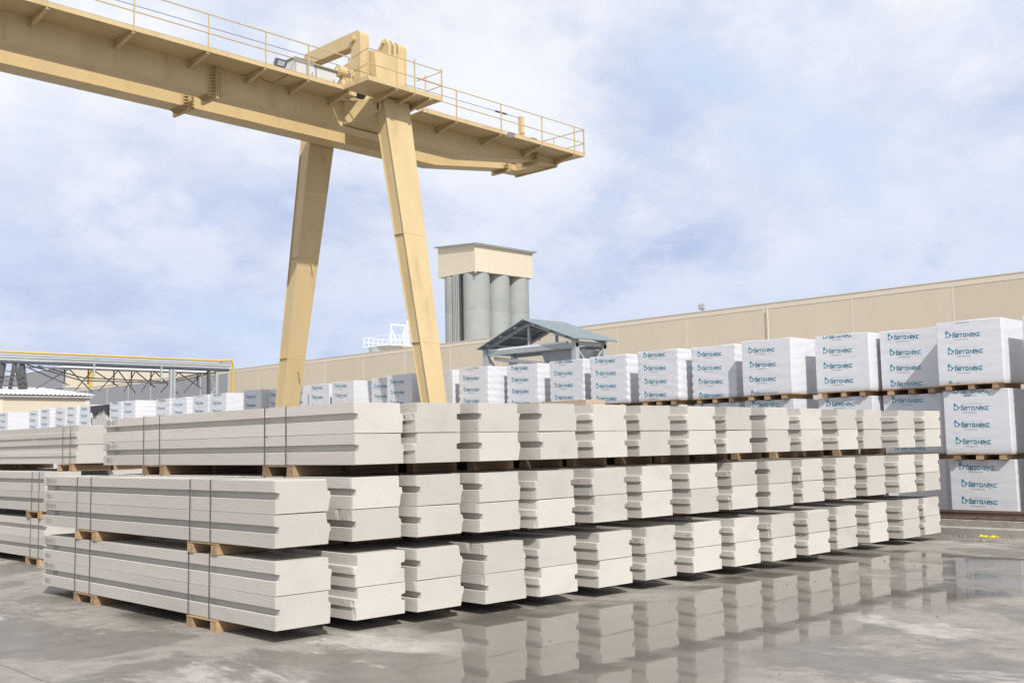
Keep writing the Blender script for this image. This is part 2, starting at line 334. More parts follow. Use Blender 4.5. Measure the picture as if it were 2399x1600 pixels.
def water_mat():
    m = bpy.data.materials.new('puddle_water'); m.use_nodes = True; t = m.node_tree
    for n in list(t.nodes): t.nodes.remove(n)
    nn = t.nodes.new; L = t.links.new
    o = nn('ShaderNodeOutputMaterial'); tr = nn('ShaderNodeBsdfTransparent'); gl = nn('ShaderNodeBsdfGlossy'); gl.inputs['Roughness'].default_value = .035
    fr = nn('ShaderNodeFresnel'); fr.inputs['IOR'].default_value = 1.5; at = nn('ShaderNodeAttribute'); at.attribute_name = 'wet'
    tcn = nn('ShaderNodeTexCoord'); nz = nn('ShaderNodeTexNoise'); nz.inputs['Scale'].default_value = 5; nz.inputs['Detail'].default_value = 5; L(tcn.outputs['Object'], nz.inputs['Vector'])
    ad = nn('ShaderNodeMath'); ad.operation = 'MULTIPLY_ADD'; L(nz.outputs['Fac'], ad.inputs[0]); ad.inputs[1].default_value = .8; L(at.outputs['Fac'], ad.inputs[2])
    mr_ = nn('ShaderNodeMapRange'); mr_.interpolation_type = 'SMOOTHSTEP'; L(ad.outputs[0], mr_.inputs['Value']); mr_.inputs['From Min'].default_value = .50; mr_.inputs['From Max'].default_value = 1.30
    geo = nn('ShaderNodeNewGeometry'); fb = nn('ShaderNodeMix'); fb.data_type = 'FLOAT'; L(geo.outputs['Backfacing'], fb.inputs[0]); L(fr.outputs[0], fb.inputs[2]); fb.inputs[3].default_value = .04
    mu = nn('ShaderNodeMath'); mu.operation = 'MULTIPLY'; L(fb.outputs[0], mu.inputs[0]); L(mr_.outputs[0], mu.inputs[1])
    bn = nn('ShaderNodeTexNoise'); bn.inputs['Scale'].default_value = 3.0; bn.inputs['Detail'].default_value = 3; L(tcn.outputs['Object'], bn.inputs['Vector'])
    bp = nn('ShaderNodeBump'); bp.inputs['Strength'].default_value = .02; bp.inputs['Distance'].default_value = .05; L(bn.outputs['Fac'], bp.inputs['Height']); L(bp.outputs[0], gl.inputs['Normal'])
    mx = nn('ShaderNodeMixShader'); L(mu.outputs[0], mx.inputs[0]); L(tr.outputs[0], mx.inputs[1]); L(gl.outputs[0], mx.inputs[2]); L(mx.outputs[0], o.inputs[0])
    return m
g = link('ground', np_mesh('ground', gv, gf, wet, ground_mat())); tag(g, 'grey concrete yard, damp in places, under the stacks', kind='structure')
wf = wet.reshape(-1); WM = water_mat()
cenx = gv[gf].mean(1)[:, 0]; ceny = gv[gf].mean(1)[:, 1]
wetcell = wf[gf].max(1) > .02
for sel, lab in ((wetcell & (ceny < 1.6), 'broad rain puddle mirroring the panel stacks in the foreground'), (wetcell & (ceny >= 1.6), 'small puddle beside the far end of the front panels')):
    f = gf[sel]; u, inv = np.unique(f, return_inverse=True)
    pv = gv[u].copy(); pv[:, 2] = .004
    o = link('puddle', np_mesh('puddle', pv, inv.reshape(-1, 4), wf[u], WM)); tag(o, lab, kind='structure')

# ------------------------------------------------------------------ crane rail on its concrete beam
kb = MB()
ys = [-14, -6.3, -2.2, 1.75, 5.7, 9.6, 13.5, 17.4, 21.3, 25.2, 29.1, 33, 37, 41, 45, 49, 60]
root = MB().box((13.66, -14, -.3), (14.3, 60, .255)).build('rail_foundation', M['kerb']); tag(root, kind='structure', label='concrete foundation beam carrying the crane rail beside the block stacks')
segm = {}
for i in range(len(ys)-1):
    sg = MB(); L_ = ys[i+1]-ys[i]-.012
    j = random.uniform(-.012, .012)
    sg.prism([(13.5+j, -.05), (13.5+j, .13), (13.545+j, .15), (13.655, .15), (13.655, -.05)], 1, ys[i], ys[i]+L_)
    sg.build('kerb_block', M['kerb'], root)
rr = empty('crane_rail', (13.9, 0, .255)); tag(rr, 'rusty steel crane rail running along the block stacks', 'rail')
MB().prism([(-.075, .012), (-.075, .03), (-.014, .045), (-.014, .115), (-.036, .125), (-.036, .163), (.036, .163), (.036, .125), (.014, .115), (.014, .045), (.075, .03), (.075, .012)], 1, -14, 60).build('rail_profile', M['rail'], rr)
cl = MB().box((-.14, -.05, 0), (.14, .05, .012)).box((-.12, -.035, .012), (-.078, .035, .06)).box((.078, -.035, .012), (.12, .035, .06)).mesh('rail_clip', M['rail'])
for i in range(46): link('rail_clip', cl, rr, (0, -6+i*.62, 0))

# ------------------------------------------------------------------ panel bundles
W, H = .565, .3
PROF = [(.006, 0), (.006, .122), (.048, .130), (.048, .186), (0, .196), (0, .2965), (W, .2965), (W, .194), (W+.042, .187), (W+.042, .122), (W+.024, .114), (W+.024, .0)]
def panel_mesh(L, seed, mt, chips=5):
    rg = random.Random(seed); n = len(PROF); ch = []
    for _ in range(chips):
        y = rg.choice([0, 0, L, rg.uniform(.2, L-.2)])
        ch.append((y, rg.choice([4, 5, 6, 8, 9, 9, 8, 11]), rg.uniform(.006, .020)*rg.choice([.6, .8, 1.1])))
    ysn = [0, .012, L-.012, L]+[rg.uniform(.1, L-.1) for _ in range(14)]
    for y, k, d in ch: ysn += [t for t in (y-.05, y-.02, y, y+.02, y+.05) if .004 < t < L-.004]
    ysn = sorted(set(ysn)); vs = []
    for j, y in enumerate(ysn):
        e = .005 if y in (0, L) else 0
        for k, (x, z) in enumerate(PROF):
            dx = rg.uniform(-.0008, .0008); dz = rg.uniform(-.0008, .0008)
            for cy, ck, d in ch:
                if ck == k and abs(cy-y) < .03:
                    q = d*(1 if abs(cy-y) < .006 else .55); dx += q if x < W/2 else -q; dz += -q*.6 if z > H/2 else (q*.6 if z > 0 else 0)
            vs.append([x+dx-(e if x > W/2 else -e)*.6, y, z+dz*(0 if z == 0 else 1)-(e if z > H/2 else -e)*.5])
    fs = []
    for j in range(len(ysn)-1):
        for k in range(n): fs.append([j*n+k, j*n+(k+1) % n, (j+1)*n+(k+1) % n, (j+1)*n+k])
    fs.append(list(range(n))[::-1]); fs.append([(len(ysn)-1)*n+k for k in range(n)])
    return MB().add(vs, fs).mesh('panel', mt)
LA = 5.34
PANELS = [panel_mesh(LA, s, M['panel'], 9) for s in range(12)]
LB = 5.62
PANELS_LONG = [panel_mesh(LB, 50+s, M['panel'], 9) for s in range(8)]
PANELS_TAN = [panel_mesh(LA, 90, M['panel_tan'], 4)]
PZ = .115; GAP = .1167
def strap_mesh(hgt):
    b = MB(); a = .008; t = .002; x0, x1, z0, z1 = -.003, W+.043, -.004, hgt+.002
    b.box((x0-t, -a, z0-t), (x0, a, z1+t)).box((x1, -a, z0-t), (x1+t, a, z1+t)).box((x0, -a, z1), (x1, a, z1+t)).box((x0, -a, z0-t), (x1, a, z0))
    return b.mesh('strap', M['strap'])
STRAP = strap_mesh(.597); STRAP1 = strap_mesh(.297)
BOARD = MB().box((-.015, -.29, -.019), (W+.05, .29, -.0065)).mesh('pallet_board', M['wood'])
RUN = [MB().prism([(-.06-t, -.115), (-.055, -.020), (.055, -.020), (.058+t, -.115)], 0, -.012, W+.046).mesh('runner', M['wood']) for t in (0, .004)]
HOLE = MB().tube([(-.004, 0, 0), (.0015, 0, 0)], .007, 8).mesh('dowel_hole', M['strap'])
STRAPS_Y = (4.31, 3.905, 1.56, 1.17); PAL_Y = (4.03, 1.30); RUN_DY = (.235, -.235)
def bundle(x, y, z, flip, label, group, seed, slabs=2, panels=PANELS, cat='panel bundle', rz=0., LA=LA, yk=1., SY=None, PY=None):
    rg = random.Random(seed)
    if flip: root = empty('panel_bundle', (x+W+.008, y+LA, z), math.pi+rz)
    else: root = empty('panel_bundle', (x, y, z), rz)
    tag(root, label, cat, group)
    for k in range(slabs):
        o = link('panel', panels[rg.randrange(len(panels))], root, (rg.uniform(-.004, .004), rg.uniform(-.008, .008), k*H))
    if flip and slabs == 2:
        for k in range(2):
            if rg.random() < .75: link('dowel_hole', HOLE, root, (W+.0425, LA-rg.uniform(.06, .24), k*H+.156))
    for sy in (SY or STRAPS_Y):
        yy = LA-sy*yk if flip else sy*yk
        link('strap', STRAP if slabs == 2 else STRAP1, root, (0, yy+rg.uniform(-.02, .02), 0))
    for py in (PY or PAL_Y):
        yy = LA-py*yk if flip else py*yk
        b = link('pallet_board', BOARD, root, (0, yy, 0))
        for d in RUN_DY: link('runner', RUN[rg.randrange(2)], b, (0, d, 0))
    return root
A1 = [(.011,.022),(.842,-.05),(1.513,-.114),(2.276,-.247),(3.019,-.317),(3.924,-.345),(4.761,-.34),(5.664,-.36),(6.516,-.372),(7.313,-.421),(8.257,-.389),(9.218,-.294),(10.31,-.237),(11.265,-.297),(12.088,-.268)]
A2 = [(.015,.03),(.845,.026),(1.52,-.116),(2.238,-.231),(2.956,-.362),(3.85,-.351),(4.735,-.329),(5.619,-.367),(6.518,-.366),(7.266,-.425),(8.251,-.341),(9.245,-.303),(10.27,-.253),(11.248,-.282),(12.047,-.328)]
A3 = [(.883,.026),(1.526,-.116),(2.243,-.231),(3.012,-.362),(3.883,-.351),(4.733,-.329),(5.608,-.367),(6.433,-.366),(7.237,-.425),(8.276,-.341),(9.355,-.303),(10.235,-.253),(11.318,-.282),(12.159,-.328)]
GR = [{0, 2, 3}, {0, 1, 2, 3, 9}, {0, 2, 3, 8}]     # bundles lying groove side left
ZL = [PZ, PZ+.6+GAP, PZ+1.2+2*GAP]
LAY = ['bottom', 'middle', 'top']; front = {}
for k, A in enumerate((A1, A2, A3)):
    for i, (x, y) in enumerate(A):
        last = i == len(A)-1
        if i == 0: lab = f'cream concrete panel bundle at the left end of the {LAY[k]} layer, long side in view'
        elif last: lab = f'cream panel bundle at the far right end of the {LAY[k]} layer beside the wrapped blocks'
        else: lab = f'cream panel bundle, {ordinal(i+1)} from the left in the {LAY[k]} layer of the front row'
        front[k, i] = bundle(x, y, ZL[k], i not in GR[k], lab, 'panel bundles stacked in the front row', 100*k+i, panels=PANELS_LONG if k == 2 else PANELS, LA=LB if k == 2 else 5.34, yk=1.03 if k == 2 else 1.)
# second group of panels behind the left end
BG = 'panel bundles stacked behind the left end'
for k in range(3):
    x = (1.27, 1.26, 1.74)[k]
    bundle(x, (8.62, 8.60, 8.55)[k], ZL[k], k == 2, f'cream panel bundle in the {LAY[k]} layer of the stack behind, cut by the left edge', BG, 400+k, SY=(4.72, 4.36, .52, .2), PY=(4.5, .40))
for k in range(3):
    bundle(2.2+.16*k, 8.9-.05*k, ZL[k], True, f'cream panel bundle in the {LAY[k]} layer, second column of the stack behind', BG, 410+k, SY=(4.72, 4.36, .52, .2), PY=(4.5, .40))
# a tan bundle topping a hidden stack
for k in range(3): bundle(10.5, 5.75, ZL[k], False, 'cream panel bundle hidden under the tan panel behind the front row', 'hidden supporting bundles', 420+k)
bundle(10.42, 5.62, ZL[2]+.6+GAP, False, 'single tan panel lying strapped on top behind the front row, below the open shed', 'panel bundles stacked in the front row', 425, slabs=1, panels=PANELS_TAN)

# pencilled codes on the sides of the three front bundles
def text_mesh(txt, size, mt, name='text'):
    cu = bpy.data.curves.new(name, 'FONT'); cu.body = txt; cu.size = size; cu.resolution_u = 2; cu.offset = size*.012
    o = bpy.data.objects.new(name, cu); COL.objects.link(o); dg = bpy.context.evaluated_depsgraph_get()
    me = bpy.data.meshes.new_from_object(o.evaluated_get(dg)); bpy.data.objects.remove(o); bpy.data.curves.remove(cu)
    me.materials.clear(); me.materials.append(mt); return me
T1 = text_mesh('ПЕ51х30  /3', .075, M['ink']); T2 = text_mesh('ДН РГ', .06, M['ink']); T3 = text_mesh('ПЕ51.3', .07, M['ink'])
for k in range(3):
    for s in range(2):
        for tm, dy, z, x in ((T1, .10, s*H+.222, -.0055), (T2, .26, s*H+.138, .0405), (T3, .10, s*H+.035, .0045)):
            o = link('painted_code', tm, front[k, 0], (x, (LB if k == 2 else LA)-dy, z)); o.rotation_euler = (R(90), 0, R(-90))
            o.scale = (.8, 1, 1)

# ------------------------------------------------------------------ wrapped block pallets
BW, BD, BH, PH = 1.21, 1.08, 1.165, .117          # along Y, along X, height, pallet
def film_block(seed, scallop):
    rg = np.random.default_rng(seed); n = 16; m = 37
    us = np.concatenate([[0, .012], np.linspace(.05, .95, n), [.988, 1]]); zs = np.concatenate([[0, .010], np.linspace(.03, .97, m), [.99, 1]])
    vs = {}; V = []; F = []
    ph = rg.uniform(0, 6.28, 8)
    def pos(x, y, z):
        key = (round(x, 5), round(y, 5), round(z, 5))
        if key in vs: return vs[key]
        ex = min(x, 1-x); ey = min(y, 1-y); ez = min(z, 1-z)
        X, Y, Z = x*BD, y*BW, z*BH
        r = .012
        # round vertical and horizontal arrises
        near = [e < .004 for e in (ex, ey, ez)]
        if sum(near) >= 2:
            if near[0]: X += r*.55*(1 if x < .5 else -1)
            if near[1]: Y += r*.55*(1 if y < .5 else -1)
            if near[2]: Z += r*.55*(1 if z < .5 else -1)
        w = .5+.5*math.sin(Y*5+ph[0]+2*math.sin(Z*4+ph[1])); q = .5+.5*math.sin(Z*31+ph[2]+3*math.sin(X*3+Y*3+ph[3]))
        ins = .002*w+.0015*q
        if scallop:
            c = abs(math.sin(math.pi*Z/BH*6.5*1.0+ph[4]))
            tooth = (1-c)**2*.016
            jag = .005*(math.sin(math.floor(Z/BH*13+.2)*12.9+ph[5])*.5+.5)
            if ex < .03 and ey < .03: X += tooth*(1 if x < .5 else -1); Y += (tooth+jag)*(1 if y < .5 else -1)
            elif ey < .004: ins += .004*(1-c)
        if ez > .004 and ex < .004: X += ins*(1 if x < .5 else -1)
        if ez > .004 and ey < .004: Y += (ins*1.6)*(1 if y < .5 else -1)
        if z > .996: Z += -.008*w
        if z < .06: # film gathers in towards the pallet
            g_ = (1-z/.06)*.010
            if ex < .004: X += g_*(1 if x < .5 else -1)
            if ey < .004: Y += g_*(1 if y < .5 else -1)
        vs[key] = len(V); V.append((X, Y-BW/2, Z)); return vs[key]
    def grid(fa, A, B):
        for i in range(len(A)-1):
            for j in range(len(B)-1):
                F.append([pos(*fa(A[i], B[j])), pos(*fa(A[i+1], B[j])), pos(*fa(A[i+1], B[j+1])), pos(*fa(A[i], B[j+1]))])
    grid(lambda a, b: (0, a, b), us, zs); grid(lambda a, b: (1, a, b), us, zs)
    grid(lambda a, b: (a, 0, b), us, zs); grid(lambda a, b: (a, 1, b), us, zs)
    grid(lambda a, b: (a, b, 0), us, us); grid(lambda a, b: (a, b, 1), us, us)
    return MB().add(V, F).mesh('wrapped_blocks', M['film'], smooth=38)
FILM = [film_block(11, False), film_block(12, False), film_block(13, True), film_block(14, True)]
# one printed repeat: icon, wordmark, address line, specks (u right, w up; metres)
def stroke(pts, t, closed=False):
    out = []; n = len(pts); segs = [(pts[i], pts[(i+1) % n]) for i in range(n if closed else n-1)]
    for a, b in segs:
        dx, dy = b[0]-a[0], b[1]-a[1]; l = math.hypot(dx, dy); ux, uy = dx/l*t/2, dy/l*t/2
        ax, ay, bx_, by_ = a[0]-ux, a[1]-uy, b[0]+ux, b[1]+uy
        out.append([(ax-uy, ay+ux), (ax+uy, ay-ux), (bx_+uy, by_-ux), (bx_-uy, by_+ux)])
    return out
LET = {'б': [[(1.02, 1.36), (.12, 1.36), (0, 1.24), (0, .1), (.1, 0), (.9, 0), (1, .1), (1, .68), (.9, .78), (.05, .78)]],
       'е': [[(1, 0), (.1, 0), (0, .1), (0, .9), (.1, 1), (.9, 1), (1, .9), (1, .5), (.05, .5)]],
       'т': [[(0, 1), (1, 1)], [(.5, .9), (.5, 0)]],
       'о': [[(.1, 0), (.9, 0), (1, .1), (1, .9), (.9, 1), (.1, 1), (0, .9), (0, .1), (.1, 0)]],
       'л': [[(-.03, 0), (.5, 1), (1.03, 0)]],
       'к': [[(0, 0), (0, 1)], [(1, 1), (.35, .52), (.1, .52)], [(.35, .52), (1, 0)]],
       'с': [[(1, 0), (.1, 0), (0, .1), (0, .9), (.1, 1), (1, 1)]]}
def logo_polys():
    teal = []; grey = []
    s = .062; wl = .060; x = .158
    for ch in 'бетолекс':
        for p in LET[ch]: teal += stroke([(x+a*wl*.80, b*s) for a, b in p], .0145)
        x += wl*.80+.027
    # icon: a flag-like stem over an open angular bowl
    teal.append([(0, .060), (0, .132), (.040, .132), (.052, .118)]); teal.append([(0, .060), (.052, .118), (.046, .088), (.020, .062)])
    teal += stroke([(.066, .084), (.112, .048), (.062, .002)], .020); teal += stroke([(.008, .040), (.008, .006), (.030, .006)], .016)
    return teal, grey
TEAL, GREY = logo_polys()
um = text_mesh('www.betolex.org', .030, M['print_grey'])
UV = [(v.co.x, v.co.y) for v in um.vertices]
for p in um.polygons: GREY.append([(UV[i][0]*1.35+.19, UV[i][1]-.062) for i in p.vertices])
for cx_, cy_, r_ in ((.60, -.03, .009), (.665, -.012, .007), (.65, -.066, .004), (.10, -.11, .004)):
    GREY.append([(cx_+r_*math.cos(t), cy_+r_*math.sin(t)*1.4) for t in [k*math.pi/3 for k in range(6)]])
GREY.append([(.17, .112), (.62, .112), (.62, .1145), (.17, .1145)])
def clip(poly, lo, hi):
    for sgn, lim in ((1, lo), (-1, -hi)):
        out = []
        for i in range(len(poly)):
            a, b = poly[i], poly[(i+1) % len(poly)]; da, db = sgn*a[1]-lim, sgn*b[1]-lim
            if da >= 0: out.append(a)
            if (da >= 0) != (db >= 0):
                t = da/(da-db); out.append((a[0]+(b[0]-a[0])*t, a[1]+(b[1]-a[1])*t))
        poly = out
        if len(poly) < 3: return None
    return poly
PRINTS = {}
def print_mesh(d0):
    d0 = round(d0*50)/50
    if d0 in PRINTS: return PRINTS[d0]
    b = MB(); z = BH-d0+.31; rg = random.Random(int(d0*1000))
    while z > -.2:
        sh = rg.uniform(-.018, .018)
        for mi, polys in ((0, TEAL), (1, GREY)):
            for p in polys:
                q = [(u*.87+.20+sh, w*.92+z-.055-.012*u) for u, w in p]
                zs_ = [t[1] for t in q]
                if max(zs_) < .012 or min(zs_) > BH-.012: continue
                q = clip(q, .012, BH-.012)
                if q: b.add([(-.0025 if mi == 0 else -.0022, BW/2-u, w) for u, w in q], [list(range(len(q)))], mi)
        z -= .31
    PRINTS[d0] = b.mesh('logo_print', [M['teal'], M['print_grey']]); return PRINTS[d0]
DECK = MB().box((-.01, -BW/2+.01, -.024), (BD, BW/2-.01, -.004)).mesh('deck_board', M['wood'])
BEAR = [MB().box((.0, -w_, -.117), (BD-.02, w_, -.025)).mesh('bearer', M['wood']) for w_ in (.055, .065)]
def block_pallet(x, y, z, d0, variant, label, group, seed, rz=0, detail=True):
    root = empty('block_pallet', (x, y, z), rz); tag(root, label, 'block pallet', group)
    link('wrapped_blocks', FILM[variant], root)
    if detail: link('logo_print', print_mesh(d0), root)
    dk = link('deck_board', DECK, root)
    for s in (-.42, 0.0, .42): link('bearer', BEAR[seed % 2], dk, (0, s+random.uniform(-.02, .02), 0))
    return root
# (x of the printed face, y centre, print phase, film variant)
BX = [(14.636,-.085,.245,0),(15.30,1.39,.115,1),(15.024,2.70,0.0,0),(14.62,4.22,.20,1),(14.902,5.78,.17,2),(14.723,7.22,.075,2),(14.846,8.82,.10,2),(14.987,10.38,.005,2),(14.955,11.95,.08,3),(14.5,13.37,.27,3),(14.6,14.95,.12,1),(14.5,16.62,.19,0),(15.013,18.09,.24,2),(14.959,20.1,.11,1),(15.147,21.74,.10,0),(15.3,23.16,.2,1),(15.25,24.45,.2,0),(14.954,25.62,.22,1),(15.088,28.3,.02,1),(15.042,29.56,.27,0),(15.25,31.65,.26,2),(15.195,32.97,.03,2),(14.6,34.75,.12,3),(14.6,36.06,.02,2),None,(14.703,39.4,.14,2),(14.659,40.8,.06,1),(14.634,41.98,.22,0),(14.669,43.9,.07,2),(14.805,45.7,.15,2),(14.5,48.9,.10,0)]
BGRP = 'film wrapped block pallets stacked along the rail'
vis_low = {0, 1, 2, 3, 4, 5}
for i, b in enumerate(BX):
    if b is None: continue
    x, y, d0, var = b
    for k in range(3):
        dx = 0 if k == 2 else ((.0, .0)[k] if i == 0 else .05+.03*k); z = PH+k*(BH+PH)
        if i == 0: dx = (.16, .06, 0)[k]
        n_ = 'rightmost' if i == 0 else f'{ordinal(i+1)} from the right'
        if k == 2: lab = f'white film wrapped block pallet topping the {n_} stack along the warehouse'
        elif i in vis_low: lab = f'white film wrapped block pallet in the {LAY[k]} tier of the {n_} stack' if i == 0 else f'white film wrapped block pallet half hidden in the {LAY[k]} tier, {n_} stack'
        else: lab = 'white film wrapped block pallet hidden below the top tier behind the panels'
        ph = d0 if k == 2 else ((.12, .005) if i == 0 else (.18, .07+.02*(i % 3)))[k]
        block_pallet(x+dx, y+random.uniform(-.015, .015)+(0, .02, .0)[k]-(.05 if (i == 0 and k < 2) else 0), z, ph, var if k == 2 else (var+k+1) % 2, lab, BGRP, i*3+k, R(random.uniform(-.5, .5)), detail=(k == 2 or i in vis_low))
# one more stack just leaving the frame on the right
for k in range(3):
    block_pallet(14.75, -1.62, PH+k*(BH+PH), .2, 0, f'white film wrapped block pallet, {LAY[k]} of the stack cut by the right edge', BGRP, 300+k)
# grey slabs set on edge under a black cover, further along the row
sl = empty('covered_slab_stack', (14.55, 37.55, 0)); tag(sl, 'grey slabs stood on edge under a black tarpaulin among the wrapped pallets', 'slab stack')
SLB = MB().box((0, -.135, 0), (1.05, .135, 3.58)).mesh('slab', M['slab_grey'])
for i in range(5): link('slab', SLB, sl, (random.uniform(-.02, .02), -.58+i*.29, .1))
MB().box((0, -.74, 0), (1.0, -.60, .1)).box((0, .60, 0), (1.0, .74, .1)).box((0, -.08, 0), (1.0, .08, .1)).build('bearer', M['wood'], sl)
tp = MB(); tt = [(-.06, -.80), (1.12, -.80), (1.12, .80), (-.06, .80)]
for i in range(4):
    a, c = tt[i], tt[(i+1) % 4]; nseg = 9
    for s in range(nseg):
        u0, u1 = s/nseg, (s+1)/nseg; h0, h1 = [3.45-.10*math.sin(7*u+i*2)-.07*math.sin(17*u+i) for u in (u0, u1)]
        p0 = (a[0]+(c[0]-a[0])*u0, a[1]+(c[1]-a[1])*u0); p1 = (a[0]+(c[0]-a[0])*u1, a[1]+(c[1]-a[1])*u1)
        tp.add([(*p0, h0), (*p1, h1), (*p1, 3.76), (*p0, 3.76)], [[0, 1, 2, 3]])
tp.add([(*p, 3.76) for p in tt], [[0, 1, 2, 3]]).build('tarpaulin', M['tarp'], sl)

# ------------------------------------------------------------------ gantry crane
S_ = 1.0214
C_ = Vector(CAM); O_ = Vector((13.5, 17.5, 0)); OL = C_+(O_-C_)*S_
crane = empty('gantry_crane', OL, R(2.2)); crane.scale = (S_, S_, S_); tag(crane, 'cream yellow double girder gantry crane straddling the yard', 'gantry crane')
CM = M['crane']; ZB, ZT = 10.95, 11.66
def girder(v0, v1, name):
    # side outline (u,z), haunched towards the cantilever tip
    out = [(-30, ZB), (3.84, ZB), (7.2, 11.42), (8.4, 11.46), (8.4, ZT), (-30, ZT)]
    gd = MB(); gd.prism(out, 1, v0, v1)
    g_ = gd.build(name, CM, crane)
    fl = MB()
    pts = [(-30, ZB-.028), (3.84, ZB-.028), (7.2, 11.392), (8.4, 11.432)]
    poly = pts+[(p[0], p[1]+.026) for p in pts[::-1]]
    fl.prism(poly, 1, v0-.045, v1+.045); fl.build('bottom_flange', CM, g_)
    MB().box((-30, v0-.04, ZT+.002), (8.4, v1+.04, ZT+.026)).build('top_flange', CM, g_)
    # stiffener seams on the web
    for u in (-9.88, -7.84, -2.6, -2.0, -1.4):
        MB().box((u-.012, v0-.006, ZB+.03), (u+.012, v0-.001, ZT-.005)).build('web_seam', CM, g_)
    # bolted splices
    for u, zb in ((-5.14, ZB), (7.25, 11.43)):
        sp = MB()
        for du in (-.035, .012):
            sp.box((u+du, v0-.17, zb-.16), (u+du+.022, v0-.046, ZT-.03)).box((u+du, v0-.046, zb-.16), (u+du+.022, v1+.046, zb-.03)).box((u+du, v1+.046, zb-.16), (u+du+.022, v1+.17, ZT-.03))
        s_ = sp.build('splice_flange', CM, g_)
        rb = MB(); z = zb-.02
        while z < ZT-.06:
            for sg in (-1, 1):
                a = u+sg*.036; rb.add([(a, v0-.16, z), (a, v0-.047, z), (a+sg*.16, v0-.047, z), (a, v0-.16, z+.014), (a, v0-.047, z+.014), (a+sg*.16, v0-.047, z+.014)], [[0, 1, 2], [3, 5, 4], [0, 3, 4, 1], [1, 4, 5, 2], [2, 5, 3, 0]])
            z += .085
        v = v0-.02
        while v < v1+.03:
            for sg in (-1, 1):
                a = u+sg*.036; zz = zb-.032; rb.add([(a, v, zz-.09), (a, v, zz), (a+sg*.2, v, zz), (a, v+.014, zz-.09), (a, v+.014, zz), (a+sg*.2, v+.014, zz)], [[0, 1, 2], [3, 5, 4], [0, 3, 4, 1], [1, 4, 5, 2], [2, 5, 3, 0]])
            v += .075
        rb.build('stiffener_ribs', CM, s_)
        bt = MB(); z = zb
        while z < ZT-.06:
            bt.tube([(u-.06, v0-.085, z), (u+.06, v0-.085, z)], .013, 6); z += .075
        bt.build('bolt_row', M['crane_mid'], s_)
    return g_
gn = girder(-.80, -.37, 'near_girder'); gfar = girder(.57, 1.10, 'far_girder')
for v_ in (-.44, .74): MB().prism([(v_-.05, ZT+.027), (v_-.05, ZT+.06), (v_-.03, ZT+.27), (v_+.03, ZT+.27), (v_+.05, ZT+.06), (v_+.05, ZT+.027)], 0, -29.9, 8.2).build('trolley_shade_rail', M['rail'], crane)  # rails added on the girders, made extra tall to shade the far leg
gn['label'] = 'girder on the walkway side'; gfar['label'] = 'girder on the far side'
# end tie across both girders
MB().box((7.75, -.37, 11.40), (8.32, .57, 11.652)).build('end_tie', CM, crane)
MB().box((8.32, -.85, 11.36), (8.352, 1.15, 11.70)).build('end_plate', CM, crane)
# service walkway on the near side
VW = -1.69
wk = MB(); wk.box((-30, VW, ZT), (-1.46, -.845, ZT+.03)).box((1.3, VW, ZT), (8.8, -.845, ZT+.03)); wk.box((8.36, -.845, ZT), (8.8, .9, ZT+.03))
wko = wk.build('walkway_deck', CM, crane)
MB().box((-30, VW-.022, ZT-.004), (-1.46, VW-.001, ZT+.115)).build('toe_board', CM, wko)
MB().box((1.05, VW-.022, ZT-.004), (8.82, VW-.001, ZT+.115)).build('toe_board', CM, wko)
MB().box((8.801, VW-.022, ZT-.004), (8.82, .9, ZT+.115)).build('toe_board', CM, wko)
MB().box((-30, VW-.024, ZT+.1152), (-1.46, VW-.002, ZT+.121)).box((1.05, VW-.024, ZT+.1152), (8.82, VW-.002, ZT+.121)).build('rusted_edge', M['rust'], wko)
posts = [-29.8+2*i for i in range(9)]+[-11.9, -9.88, -7.84, -5.86, -4.18, -2.82, -1.46]+[2.69, 4.66, 6.62, 8.29]
POST = MB().bar((0, 0, 0), (0, 0, .97), .04, .022).mesh('rail_post', CM)
BRK = MB().add([(-.02, -.05, 0), (-.02, .845, 0), (-.02, .845, -.21), (-.02, -.05, -.045), (.02, -.05, 0), (.02, .845, 0), (.02, .845, -.21), (.02, -.05, -.045)], [[0, 1, 2, 3], [7, 6, 5, 4], [0, 4, 5, 1], [1, 5, 6, 2], [2, 6, 7, 3], [3, 7, 4, 0]]).add([(-.05, -.05, -.046), (.05, -.05, -.046), (.05, .845, -.211), (-.05, .845, -.211), (-.05, -.05, -.055), (.05, -.05, -.055), (.05, .845, -.221), (-.05, .845, -.221)], HEXF).mesh('bracket', CM)
for u in posts:
    link('rail_post', POST, crane, (u, VW-.034, ZT-.01)); link('bracket', BRK, crane, (u, VW+.03, ZT-.002))
link('rail_post', POST, crane, (8.80, VW-.034, ZT-.01)); link('rail_post', POST, crane, (8.84, -.3, ZT-.01)); link('rail_post', POST, crane, (8.84, .85, ZT-.01))
def rail(pts, r=.017): return MB().tube(pts, r, 8).build('handrail', CM, crane)
for z in (12.62, 12.13):
    rail([(-30, VW-.034, z), (-1.46, VW-.034, z)]); rail([(1.1, VW-.034, z), (8.84, VW-.034, z)]); rail([(8.84, VW-.034, z), (8.84, .9, z)])
MB().tube([(-30, -1.15, 12.42), (6.1, -1.15, 12.60)], .008, 6).build('messenger_wire', M['steel_dark'], crane)
MB().tube([(5.0, -1.15, 12.594), (5.25, -1.15, 12.596), (5.5, -1.15, 12.598)], .03, 8).build('wire_insulator', M['black'], crane)
